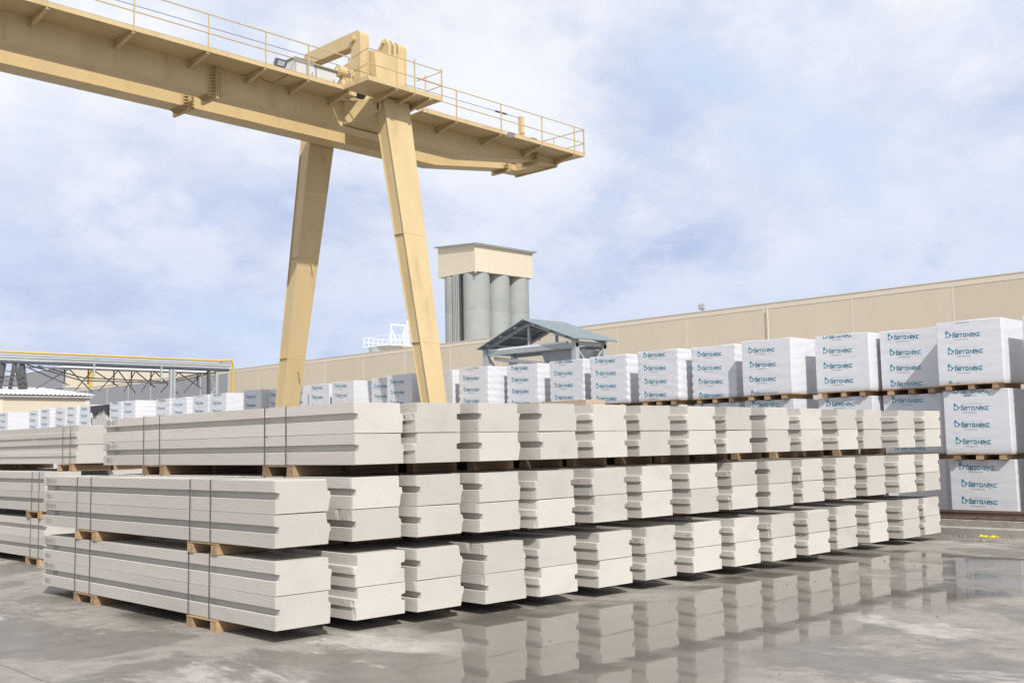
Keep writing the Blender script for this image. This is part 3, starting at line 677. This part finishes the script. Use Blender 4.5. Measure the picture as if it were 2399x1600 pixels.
# leg platform
PV = -2.79
pf = MB().box((-1.62, PV, ZT), (1.05, VW-.025, ZT+.03)).build('platform_deck', CM, crane)
MB().box((-1.64, PV-.022, ZT-.004), (1.07, PV-.001, ZT+.13)).build('toe_board', CM, pf)
MB().box((-1.643, PV, ZT-.004), (-1.622, VW-.03, ZT+.13)).build('toe_board', CM, pf)
MB().box((1.052, PV, ZT-.004), (1.072, VW-.03, ZT+.13)).build('toe_board', CM, pf)
for u, v in ((-1.65, PV-.03), (-.63, PV-.034), (.02, PV-.034), (1.06, PV-.034), (-1.655, VW-.4), (1.085, VW-.4)): link('rail_post', POST, crane, (u, v, ZT-.01))
for z in (12.54, 12.12):
    rail([(-1.46, VW-.034, z), (-1.655, PV-.034, z), (1.08, PV-.034, z), (1.08, VW-.034, z)])
for u in (-.63, .02, .62): 
    o = link('bracket', BRK, crane, (u, PV+.03, ZT-.002)); o.scale = (1, 1.15, 1)
# leg heads and haunches
hd = MB()
hd.hexa([(-1.0, -.806, 10.97), (.95, -.806, 10.97), (.48, -2.0, 11.24), (-.52, -2.0, 11.24), (-1.0, -.806, 11.63), (.95, -.806, 11.63), (.5, -2.0, 11.63), (-.54, -2.0, 11.63)])
hd.build('leg_head', CM, crane)
def leg(u0, vt, zt, vb, zb, hw_t, hw_b, th_t, th_b, sg, name):
    b = MB(); b.hexa([(u0-hw_b, vb, zb), (u0+hw_b, vb, zb), (u0+hw_b, vb+sg*th_b, zb), (u0-hw_b, vb+sg*th_b, zb), (u0-hw_t, vt, zt), (u0+hw_t, vt, zt), (u0+hw_t, vt+sg*th_t, zt), (u0-hw_t, vt+sg*th_t, zt)])
    lo = b.build(name, CM, crane); e = .035; t = .018
    for fz in (.33, .62):
        vv = vb+(vt-vb)*fz; zz = zb+(zt-zb)*fz; hw = hw_b+(hw_t-hw_b)*fz+e+.003; tk_ = th_b+(th_t-th_b)*fz
        MB().box((u0-hw, min(vv-sg*(t+.004), vv+sg*(tk_+t+.004)), zz-.008), (u0+hw, max(vv-sg*(t+.004), vv+sg*(tk_+t+.004)), zz+.008)).build('weld_seam', CM, lo)
    for o1 in (0, 1):
        vb_, vt_ = (vb-sg*t, vt-sg*t) if o1 == 0 else (vb+sg*th_b, vt+sg*th_t)
        p = MB().hexa([(u0-hw_b-e, vb_, zb), (u0+hw_b+e, vb_, zb), (u0+hw_b+e, vb_+sg*t, zb), (u0-hw_b-e, vb_+sg*t, zb), (u0-hw_t-e, vt_, zt), (u0+hw_t+e, vt_, zt), (u0+hw_t+e, vt_+sg*t, zt), (u0-hw_t-e, vt_+sg*t, zt)])
        p.build('flange_plate', CM, lo)
    return lo
for u0 in (-.03, -27.0):
    ln = leg(u0, -2.05, 11.62, -4.02, 1.05, .45, .24, .42, .30, 1, 'near_leg'); lf = leg(u0, 1.38, 11.6, 3.55, 1.05, .43, .24, .46, .34, 1, 'far_leg')
    MB().box((u0-.4, 1.11, 11.05), (u0+.4, 1.36, 11.6)).build('leg_head', CM, crane)
    for fz in (10.6, 7.3, 4.0):
        fr_ = (fz-1.05)/(11.0-1.05); vv = 3.55+(1.50-3.55)*fr_
        MB().tube([(u0+.12, vv-.02, fz+.12), (u0+.12, vv-.10, fz+.12), (u0+.16, vv-.10, fz-.10), (u0+.16, vv-.02, fz-.10)], .018, 6).build('lifting_lug', CM, lf)
    # bogies
    for vv in (-3.87, 3.72):
        bg = MB().prism([(vv-.75, .62), (vv-.55, 1.05), (vv+.55, 1.05), (vv+.75, .62)], 0, u0-.2, u0+.2).build('bogie', CM, crane)
        for d in (-.45, .45): MB().tube([(u0-.06, vv+d, .675), (u0+.06, vv+d, .675)], .225, 20).build('wheel', M['steel_dark'], bg)
    MB().box((u0-.15, -3.1, .72), (u0+.15, 2.95, 1.02)).build('sill_beam', CM, crane)
# portal ties over the girders
def arch(u0, u1):
    out = [(-1.0, 11.70)]
    for k in range(7):
        a = math.pi-k*math.pi/12; out.append((-.82+.18*math.cos(a), 13.74+.18*math.sin(a)))
    for k in range(7):
        a = math.pi/2-k*math.pi/12; out.append((1.56+.34*math.cos(a), 13.56+.34*math.sin(a)))
    out += [(1.90, 11.70), (1.46, 11.70), (1.46, 13.2)]
    for k in range(5):
        a = k*math.pi/8; out.append((1.31+.15*math.cos(a), 13.36+.15*math.sin(a)))
    for k in range(5):
        a = math.pi/2+k*math.pi/8; out.append((-.44+.16*math.cos(a), 13.33+.16*math.sin(a)))
    out += [(-.60, 11.70)]
    ar = MB().prism(out, 0, u0, u1).build('portal_tie', CM, crane)
    for vv, zz in ((-.70, 13.68), (1.60, 13.56)):
        MB().tube([(u0-.10, vv, zz), (u0-.002, vv, zz)], .10, 16).build('pin', CM, ar)
    return ar
arch(-.48, -.15); arch(.98, 1.31)
MB().box((-.45, 1.15, ZT), (1.3, 1.9, ZT+.03)).build('walkway_deck', CM, crane)
# plated housing between the ties
hs = MB(); hs.hexa([(-.13, -1.42, 11.70), (.96, -1.42, 11.70), (.96, -.86, 11.70), (-.13, -.86, 11.70), (-.13, -1.22, 13.30), (.96, -1.22, 13.30), (.96, -.9, 13.30), (-.13, -.9, 13.30)]).build('housing', CM, crane)
hs = MB().prism([(-1.0, 13.30), (-1.0, 13.75), (-.85, 13.95), (-.72, 13.95), (-.3, 13.55), (-.3, 13.30)], 0, .60, .70).prism([(-1.0, 13.30), (-1.0, 13.75), (-.85, 13.95), (-.72, 13.95), (-.3, 13.55), (-.3, 13.30)], 0, .80, .90).build('lug_plate', CM, crane)
MB().tube([(.52, -.78, 13.84), (.96, -.78, 13.84)], .045, 10).build('pin', M['crane_mid'], crane)
MB().bar((.3, -.95, 13.32), (.3, -.2, 13.72), .08, .08).bar((.36, -.4, 13.6), (.60, -.4, 13.6), .05, .05).build('stay_bar', CM, crane)
# cabinets, winch, lamps
for u0, u1, zt in ((-3.02, -2.36, 12.30), (-2.33, -1.62, 12.23)):
    cb_ = MB().box((u0, -1.36, ZT+.035), (u1, -.95, zt)).build('electric_cabinet', M['cabinet'], crane)
    MB().box((u0-.03, -1.40, zt+.001), (u1+.03, -.92, zt+.03)).build('cabinet_lid', M['cabinet_lid'], cb_)
    MB().box((u0+.02, -1.368, ZT+.10), (u0+.035, -1.361, zt-.06)).build('door_hinge', M['cabinet_lid'], cb_)
    MB().box((u1-.10, -1.372, (zt+ZT)/2-.06), (u1-.08, -1.361, (zt+ZT)/2+.06)).build('door_handle', M['cabinet_lid'], cb_)
wn = MB().tube([(-1.55, -1.2, 12.36), (-1.47, -1.2, 12.36), (-1.46, -1.2, 12.36), (-1.2, -1.2, 12.36), (-1.19, -1.2, 12.36), (-.95, -1.2, 12.36)], [.07, .07, .17, .17, .14, .14], 18).build('winch_motor', CM, crane)
MB().box((-1.44, -1.38, ZT+.035), (-.92, -1.02, 12.02)).hexa([(-1.4, -1.32, 12.02), (-.95, -1.32, 12.02), (-.95, -1.08, 12.02), (-1.4, -1.08, 12.02), (-1.3, -1.26, 12.24), (-1.05, -1.26, 12.24), (-1.05, -1.14, 12.24), (-1.3, -1.14, 12.24)]).build('winch_base', CM, crane)
MB().tube([(-.9, -1.3, 11.85), (-.62, -1.3, 11.85)], .16, 14).build('brake_drum', M['black'], crane)
def flood(u, v, z, ang, m1):
    b = MB(); c, s = math.cos(ang), math.sin(ang)
    def T(p): return (u+p[0], v+p[1]*c-p[2]*s, z+p[1]*s+p[2]*c)
    b.hexa([T(p) for p in [(-.17, -.04, -.11), (.17, -.04, -.11), (.17, .05, -.08), (-.17, .05, -.08), (-.17, -.04, .11), (.17, -.04, .11), (.17, .05, .08), (-.17, .05, .08)]])
    o = b.build('floodlight', m1, crane)
    MB().hexa([T(p) for p in [(-.11, -.046, -.065), (.11, -.046, -.065), (.11, -.041, -.065), (-.11, -.041, -.065), (-.11, -.046, .065), (.11, -.046, .065), (.11, -.041, .065), (-.11, -.041, .065)]]).build('lens', M['lens'], o)
    return o
flood(-3.72, VW-.02, 11.90, R(35), M['cabinet_lid']); flood(5.05, VW-.05, 11.72, R(60), M['lens'])
MB().box((-4.1, VW+.05, ZT+.03), (-3.9, VW+.22, ZT+.16)).build('junction_box', CM, crane)
MB().tube([(-4.05, -1.2, ZT-.03), (-3.95, -1.25, ZT-.16), (-3.7, -1.3, ZT-.20), (-3.5, -1.45, ZT-.06), (-3.45, VW, ZT)], .01, 6).build('lamp_cable', M['steel_dark'], crane)
MB().box((-6.0, -1.0, ZT+.03), (-5.75, -.85, ZT+.16)).box((-5.72, -1.0, ZT+.03), (-5.3, -.88, ZT+.14)).build('terminal_box', CM, crane)
MB().box((6.15, -1.22, ZT+.03), (6.30, -1.08, 12.66)).build('wire_post', CM, crane)
MB().prism([(7.0, ZT+.03), (7.45, ZT+.03), (7.30, 12.1), (7.16, 12.1)], 1, -1.0, -.86).build('buffer_stop', CM, crane)
MB().tube([(6.95, -.93, 12.03), (7.15, -.93, 12.03)], .11, 14).build('buffer', M['black'], crane)
MB().box((-.60, -1.92, 11.26), (-.57, -1.90, 11.6)).build('cable_duct', M['black'], crane)

# ------------------------------------------------------------------ warehouse
XW, HW, YS = 42.0, 8.58, 4.866
y_first = 11.94
wh = empty('warehouse', (XW, 0, 0)); tag(wh, 'long cream clad warehouse running behind the block stacks', 'warehouse')
ylo = y_first-5*YS; npan = 25
rows = [(0, 1.2), (1.2, 3.6), (3.6, 6.0), (6.0, HW-.25)]
PM = {}
for (z0, z1) in rows:
    PM[z0] = MB().box((0, .055, z0+.006), (.12, YS-.055, z1-.006)).mesh('wall_panel', M['cladding'])
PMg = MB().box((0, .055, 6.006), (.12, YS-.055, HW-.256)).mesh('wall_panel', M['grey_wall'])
PMt = MB().box((0, .055, HW-2.2), (.12, YS-.055, HW-.256)).mesh('wall_panel', M['grey_wall'])
TR = MB().box((-.010, -.05, 0), (.1, .05, HW-.25)).mesh('joint_trim', M['trim'])
for i in range(npan):
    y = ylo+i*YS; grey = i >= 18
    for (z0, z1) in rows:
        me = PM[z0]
        if grey and z0 == 6.0: me = PMg  # top row turns to the grey base colour towards the far end
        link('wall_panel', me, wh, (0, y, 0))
    link('joint_trim', TR, wh, (0, y, 0))
yhi = ylo+npan*YS
MB().box((-.012, ylo-.1, HW-.249), (.25, yhi+.1, HW)).build('parapet_cap', M['trim'], wh)
MB().box((-.03, ylo-.1, HW+.001), (.3, yhi+.1, HW+.05)).build('cap_flashing', M['cladding'], wh)
MB().box((.125, ylo, 0), (26, yhi, HW-.3)).build('hall_body', M['cladding'], wh)
MB().tube([(-.12, y_first-.9+2*YS+.6, .3), (-.12, y_first-.9+2*YS+.6, HW-.2)], .028, 8).build('downpipe', M['trim'], wh)
fl = empty('roof_floodlight', (XW+.1, 25.5, HW+.05)); fl.scale = (.62, .62, .62); tag(fl, 'small floodlight on the warehouse parapet', 'floodlight')
MB().box((-.04, -.04, 0), (.04, .04, .2)).build('bracket', M['steel'], fl)
MB().hexa([(-.28, -.30, .2), (.05, -.30, .15), (.05, .30, .15), (-.28, .30, .2), (-.22, -.30, .62), (.10, -.22, .55), (.10, .22, .55), (-.22, .30, .62)]).build('lamp_housing', M['steel'], fl)

# ------------------------------------------------------------------ silo tower
sx, sy = 64.8, 68.36; tw = empty('silo_tower', (sx, sy, 0)); tag(tw, 'grey concrete silo tower with a cream corrugated head house', 'silo tower')
def corrugated(p0, p1, zb0, zb1, zt0, zt1, pitch, depth, nrm):
    n = max(2, int(math.hypot(p1[0]-p0[0], p1[1]-p0[1])/pitch)*4); vs = []; fs = []
    for i in range(n+1):
        t = i/n; d = depth if (i % 4) in (1, 2) else 0
        x = p0[0]+(p1[0]-p0[0])*t+nrm[0]*d; y = p0[1]+(p1[1]-p0[1])*t+nrm[1]*d
        vs += [(x, y, zb0+(zb1-zb0)*t), (x, y, zt0+(zt1-zt0)*t)]
    for i in range(n): fs.append([2*i, 2*i+2, 2*i+3, 2*i+1])
    return vs, fs
hh = MB()
for a in (((0, 0), (7.95, 0), 18.63, 18.63, 21.3, 21.3, .30, .018, (0, -1)), ((0, 0), (0, 5.6), 18.63, 18.63, 21.3, 21.72, .30, .018, (-1, 0)), ((7.95, 0), (7.95, 5.6), 18.63, 18.63, 21.3, 21.72, .30, .018, (1, 0)), ((0, 5.6), (7.95, 5.6), 18.63, 18.63, 21.72, 21.72, .30, .018, (0, 1))):
    hh.add(*corrugated(*a))
hh.box((.02, .02, 18.64), (7.93, 5.58, 18.72)); hh.build('head_house', M['cladding_light'], tw)
MB().box((-.05, -.05, 18.45), (.05, .05, 18.63)).build('corner_trim', M['trim'], tw)
rf = MB()
nn_ = 60
for i in range(nn_):
    x0, x1 = -.35+8.7*i/nn_, -.35+8.7*(i+1)/nn_; zz = .05 if i % 2 else 0
    rf.add([(x0, -.35, 21.33+zz), (x1, -.35, 21.33+(.05-zz)), (x1, 5.95, 21.80+(.05-zz)), (x0, 5.95, 21.80+zz)], [[0, 1, 2, 3]])
rf.hexa([(-.3, -.3, 21.24), (8.3, -.3, 21.24), (8.3, 5.9, 21.71), (-.3, 5.9, 21.71), (-.3, -.3, 21.32), (8.3, -.3, 21.32), (8.3, 5.9, 21.79), (-.3, 5.9, 21.79)])
rf.build('roof', M['steel'], tw)
SC = []
for cyl in range(6):
    cx_, cy_ = 1.33+2.72*(cyl % 3), 1.36+2.75*(cyl//3)
    rad = 1.34; b = MB(); rings = [0, 4, 8, 11.5, 15, 18.6]
    for j in range(len(rings)-1): b.tube([(0, 0, rings[j]), (0, 0, rings[j+1]-.04), (0, 0, rings[j+1])], [rad, rad, rad-.012], 40, caps=False)
    b.tube([(0, 0, 18.3), (0, 0, 18.6)], rad-.05, 40)
    b.build('silo', M['silo'], tw, (cx_, cy_, 0), smooth=30)
for i, yy in enumerate((2.55, 2.80, 3.05, 3.28)):
    MB().tube([(-.02, yy, .5), (-.02, yy, 18.6)], .085, 8).build('feed_pipe', M['silo'], tw)
MB().box((-.02, 2.30, .3), (.12, 2.42, 18.6)).build('cable_ladder', M['steel_dark'], tw)

# ------------------------------------------------------------------ white tank plant behind the roof
tk = empty('tank_platform', (53.4, 66.6, 0)); tag(tk, 'white railed tank top and hoist frames rising behind the warehouse roof', 'tank')
MB().tube([(0, 0, 0), (0, 0, 10.45)], 1.5, 32).build('tank_shell', M['steel'], tk, (-.55, .5, 0), smooth=30)
MB().box((-2.0, -1.9, 10.46), (2.2, 1.9, 10.54)).build('deck', M['white'], tk)
for i in range(9):
    t = i/8*4.1-1.95
    for sy_ in (-1.85, 1.85): MB().bar((t, sy_, 10.54), (t, sy_, 11.35), .03).build('rail_post', M['white'], tk)
for z in (10.95, 11.35):
    MB().tube([(-1.95, -1.85, z), (2.15, -1.85, z), (2.15, 1.85, z), (-1.95, 1.85, z), (-1.95, -1.85, z)], .016, 6).build('handrail', M['white'], tk)
for x0 in (-1.05, .75):
    z1 = 12.35 if x0 < 0 else 12.75
    MB().bar((x0, -.9, 10.54), (x0, -.9, z1), .09).bar((x0+1.5, -.9, 10.54), (x0+1.5, -.9, z1), .09).bar((x0-.1, -.9, z1), (x0+1.6, -.9, z1), .08).bar((x0+.1, -.9, z1-.5), (x0+.7, -.9, 10.9), .05).bar((x0+1.45, -.9, z1-.4), (x0+1.0, -.9, 10.9), .05).build('hoist_frame', M['white'], tk)

# ------------------------------------------------------------------ open gabled shed
sh = empty('open_shed', (20.0, 16.95, 0)); tag(sh, 'open sided steel shed with a blue grey gabled roof behind the stacks', 'shed')
def roof_side(y0, z0, y1, z1):
    b = MB(); n = 22
    for i in range(n*2):
        x0, x1 = i/(n*2)*2.05, (i+1)/(n*2)*2.05; d0 = .045 if i % 2 else 0; d1 = .045-d0
        b.add([(x0, y0, z0+d0), (x1, y0, z0+d1), (x1, y1, z1+d1), (x0, y1, z1+d0), (x0, y0, z0+d0-.02), (x1, y0, z0+d1-.02), (x1, y1, z1+d1-.02), (x0, y1, z1+d0-.02)], HEXF)
    return b
roof_side(-2.36, 5.04, -.002, 5.88).build('roof_sheet', M['roof_grey'], sh); roof_side(2.34, 5.04, .002, 5.88).build('roof_sheet', M['roof_grey'], sh)
for x in (.3, 1.65):
    for y in (-2.07, 2.12):
        MB().box((x-.09, y-.09, 0), (x+.09, y+.09, 5.02)).build('post', M['steel'], sh)
    tr_ = MB().bar((x, -2.2, 5.0), (x, -.02, 5.76), .07, .12).bar((x, 2.25, 5.0), (x, .02, 5.76), .07, .12).bar((x, 0, 5.7), (x, 0, 4.95), .08, .08).box((x-.06, -2.16, 4.80), (x+.06, 2.21, 4.94))
    tr_.build('roof_truss', M['steel'], sh)
for y in (-2.07, 2.12):
    MB().bar((.3, y, 4.93), (1.65, y, 4.93), .1, .14).bar((.3, y, 4.85), (.95, y, 4.15), .06, .06).bar((1.65, y, 4.85), (1.1, y, 4.2), .06, .06).build('eave_beam', M['steel'], sh)
for s in (-1, 1):
    for t in (.2, .5, .8): MB().bar((.05, s*2.3*t, 5.84-.8*t-.04), (2.0, s*2.3*t, 5.84-.8*t-.04), .05, .08).build('purlin', M['steel'], sh)
MB().hexa([(.5, -.2, 4.42), (1.2, -.2, 4.38), (1.2, 1.95, 4.60), (.5, 1.95, 4.66), (.5, -.2, 4.47), (1.2, -.2, 4.43), (1.2, 1.95, 4.74), (.5, 1.95, 4.79)]).build('chute', M['white'], sh)
MB().hexa([(.8, -1.7, 4.25), (1.5, -1.7, 4.2), (1.5, -.3, 4.2), (.8, -.3, 4.3), (.75, -1.95, 4.78), (1.6, -1.95, 4.75), (1.6, -.1, 4.75), (.75, -.1, 4.78)]).build('hopper', M['steel'], sh)
MB().box((.24, -1.75, 4.948), (.34, 1.95, 5.02)).build('white_beam', M['white'], sh)
mc = empty('loader_head', (20.9, 16.7, 0)); tag(mc, 'dark navy loader head with a blue canister under the open shed', 'machine')
MB().tube([(0, 0, 0), (0, 0, 3.2), (0, -.05, 3.7)], [.25, .25, .12], 12).build('column', M['steel_dark'], mc)
MB().hexa([(-.35, -.5, 3.65), (.35, -.5, 3.65), (.35, .3, 3.6), (-.35, .3, 3.6), (-.2, -.8, 4.1), (.2, -.8, 4.1), (.2, .1, 4.25), (-.2, .1, 4.25)]).build('arm', M['navy'], mc)
MB().tube([(-.3, .5, 3.45), (-.3, .5, 3.85), (-.3, .5, 3.95)], [.24, .24, .12], 14).bar((-.3, .3, 3.5), (0, 0, 3.3), .08).build('canister', M['blue'], mc)

# ------------------------------------------------------------------ pipe rack on the left
YR = 71.8
pr = empty('pipe_rack', (0, YR, 0)); tag(pr, 'elevated pipe bridge of grey pipes with a yellow gas pipe on top', 'pipe rack')
curve = [(8, 0, 9.0), (39.2, 0, 9.06), (39.9, 0, 9.12), (40.25, 0, 9.16), (40.42, 0, 9.08), (40.5, 0, 8.9), (40.5, 0, 8.0), (40.5, 0, 3.0)]
MB().tube(curve, .085, 12).build('gas_pipe', M['gas'], pr, smooth=40)
for z, dy, r in ((8.82, -.05, .075), (8.66, .2, .085), (8.66, -.25, .085), (8.47, -.32, .085)):
    MB().tube([(8, dy, z), (40.0, dy, z)], r, 12).build('pipe', M['pipe'], pr, smooth=40)
MB().box((8, -.28, 8.22), (40.05, .3, 8.37)).build('bridge_beam', M['steel_dark'], pr)
MB().box((39.4, -.2, 8.6), (40.2, .25, 8.98)).build('end_cover', M['grey_wall'], pr)
for x, m_ in ((28.68, 'steel'), (34.04, 'steel')):
    MB().bar((x, -.34, 7.2 if x > 30 else 7.35), (x, -.34, 8.42), .12, .12).build('hanger', M[m_], pr)
for x, m_ in ((38.25, 'steel_dark'), (38.96, 'steel')):
    MB().bar((x, -.1, 0), (x, -.1, 8.22), .2, .2).build('column', M[m_], pr)
MB().bar((38.3, -.05, 7.9), (38.9, -.05, 6.9), .07).bar((38.3, -.05, 6.0), (38.9, -.05, 6.9), .07).bar((39.0, 0, 8.2), (39.0, 2.2, 3), .15).build('brace', M['steel'], pr)
for d in (-.13, .13): MB().box((34.75+d-.09, -.9, 0), (34.75+d+.09, -.6, 8.15)).build('column', M['steel'], pr)
# lattice tower
tower = [((22.2, 0, 8.2), (21.4, -.8, 0)), ((23.5, 0, 8.2), (23.7, -.8, 0)), ((23.7, .2, 8.2), (25.0, .8, 0)), ((22.4, .2, 8.2), (21.5, 1.0, 0)), ((23.0, -.1, 8.2), (22.4, -.5, 5.0)), ((23.1, -.1, 8.2), (23.6, -.5, 5.0))]
for a, b in tower: MB().bar(a, b, .22, .22).build('tower_leg', M['steel_dark'], pr)
for i in range(8): MB().bar((21.75-.05*i, -.6, 7.6-.34*i), (23.6, -.6, 7.6-.34*i), .07).build('ladder_rung', M['steel_dark'], pr)
# suspended truss below the bridge
tb = []
xs_ = [24.2, 27.2, 29.0, 31.0, 32.4, 34.0, 36.0, 38.0]
MB().tube([(24.0, .3, 8.2), (28.0, .3, 7.15), (35.0, .3, 7.15), (39.0, .3, 8.1)], .05, 6).build('truss_chord', M['steel_dark'], pr)
MB().tube([(25.0, .9, 8.2), (28.4, .9, 7.4), (35.0, .9, 7.3), (38.6, .9, 8.15)], .045, 6).build('truss_chord', M['steel_dark'], pr)
for i in range(7):
    a, b = xs_[i], xs_[i+1]
    MB().bar((a, .6, 8.0), (b, .6, 6.3 if i % 2 else 6.8), .07).build('truss_diagonal', M['steel_dark'], pr)
    MB().bar((b, .7, 8.0), (a+.5, .7, 6.4), .06).build('truss_diagonal', M['steel_dark'], pr)
    MB().bar((b-.4, .5, 8.05), (b-.4, .5, 6.9), .08).build('truss_post', M['steel_dark'], pr)
MB().box((24, .35, 7.98), (38.4, .8, 8.08)).build('lower_tray', M['steel'], pr)

# ------------------------------------------------------------------ left sheds and far hall
sd = empty('low_shed', (0, 66, 0)); tag(sd, 'low cream shed with a pale corrugated roof at the left edge', 'shed')
MB().box((9, 0, 0), (26.1, 9, 5.5)).build('wall', M['cladding_light'], sd)
for x in (25.9, 20.15, 14.4): MB().box((x-.12, -.04, 0), (x+.18, -.001, 5.5)).build('joint_trim', M['trim'], sd)
rf = MB(); n = 120
for i in range(n):
    x0, x1 = 9+17.35*i/n, 9+17.35*(i+1)/n; d0 = .07 if i % 2 else 0; d1 = .07-d0
    rf.add([(x0, -.3, 5.70+d0), (x1, -.3, 5.70+d1), (x1, 9.0, 6.66+d1), (x0, 9.0, 6.66+d0), (x0, -.3, 5.66+d0), (x1, -.3, 5.66+d1), (x1, 9.0, 6.62+d1), (x0, 9.0, 6.62+d0)], HEXF)
rf.build('roof', M['roof_white'], sd)
MB().box((9, -.22, 5.51), (26.25, .2, 5.62)).build('eave_gutter', M['steel'], sd)
MB().prism([(0.02, 5.51), (9, 5.51), (9, 6.6), (.02, 5.64)], 0, 9, 26.1).build('gable_infill', M['cladding_light'], sd)

hl = empty('far_hall', (46.5, 122.2, 0)); tag(hl, 'distant hall with a grey flank and sunlit cream front beyond the pipe bridge', 'hall')
MB().box((0, 0, 0), (45, 70, 9.6)).build('lower_wall', M['grey_wall'], hl)
MB().box((.3, -.05, 9.62), (45, 70, 12.05)).build('upper_wall', M['cladding_light'], hl)
MB().box((-.06, 0.1, 9.61), (.29, 70, 12.06)).build('flank_wall', M['grey_wall'], hl)
MB().box((-.1, -.12, 12.07), (45.1, 70, 12.22)).build('roof_edge', M['white'], hl)
MB().box((3.0, -.12, 6), (3.5, -.06, 12.0)).build('downpipe', M['gas'], hl)
lw = empty('left_building', (18.0, 60.0, 0)); tag(lw, 'pale wall of a building just showing at the left edge', 'building')
MB().box((-6, 16, 0), (3.95, 26, 8.45)).build('wall', M['cladding_light'], lw)
MB().box((-6.1, 15.9, 8.46), (4.0, 26, 8.56)).build('roof_edge', M['trim'], lw)

# ------------------------------------------------------------------ litter along the kerb
st = MB()
for i in range(330):
    x = 13.47-abs(random.gauss(0, .14)); y = random.uniform(-3.5, 1.3); s = random.uniform(.008, .028)
    if i > 150: x = random.uniform(-3.5, 13.3); y = random.uniform(-4.5, -.9) if x > .5 else random.uniform(-3, 6); s *= random.uniform(.25, .6)
    q = [(random.uniform(.6, 1.2)*s) for _ in range(8)]
    st.hexa([(x-q[0], y-q[1], .001), (x+q[2], y-q[3], .001), (x+q[4], y+q[5], .001), (x-q[6], y+q[7], .001), (x-q[1]*.6, y-q[2]*.6, q[3]*1.1), (x+q[5]*.6, y-q[4]*.6, q[0]*1.1), (x+q[3]*.6, y+q[6]*.6, q[7]*1.1), (x-q[4]*.6, y+q[1]*.6, q[5]*1.1)])
tag(st.build('rubble', M['stone']), 'loose stones and crumbs swept against the kerb', 'rubble', kind='stuff')
lt = MB()
for k in range(6):
    a = k*.7; p = Vector((13.36+.03*math.sin(a*2), -.62-.05*k, .004)); lt.hexa([p+Vector(d) for d in ((-.012, -.05, 0), (.012, -.05, 0), (.02, .06, .0), (-.01, .06, 0), (-.012, -.05, .02+.015*(k % 2)), (.012, -.05, .012), (.02, .06, .03*(k % 2)+.01), (-.01, .06, .01))])
tag(lt.build('plastic_scrap', M['litter']), 'scrap of yellow plastic lying against the kerb at the right', 'litter')
tag(MB().hexa([(12.55, -1.0, .001), (12.63, -1.03, .001), (12.65, -.93, .001), (12.56, -.92, .001), (12.57, -.99, .05), (12.61, -1.0, .06), (12.62, -.95, .045), (12.58, -.94, .04)]).build('loose_stone', M['stone']), 'single loose stone on the concrete near the kerb', 'stone')
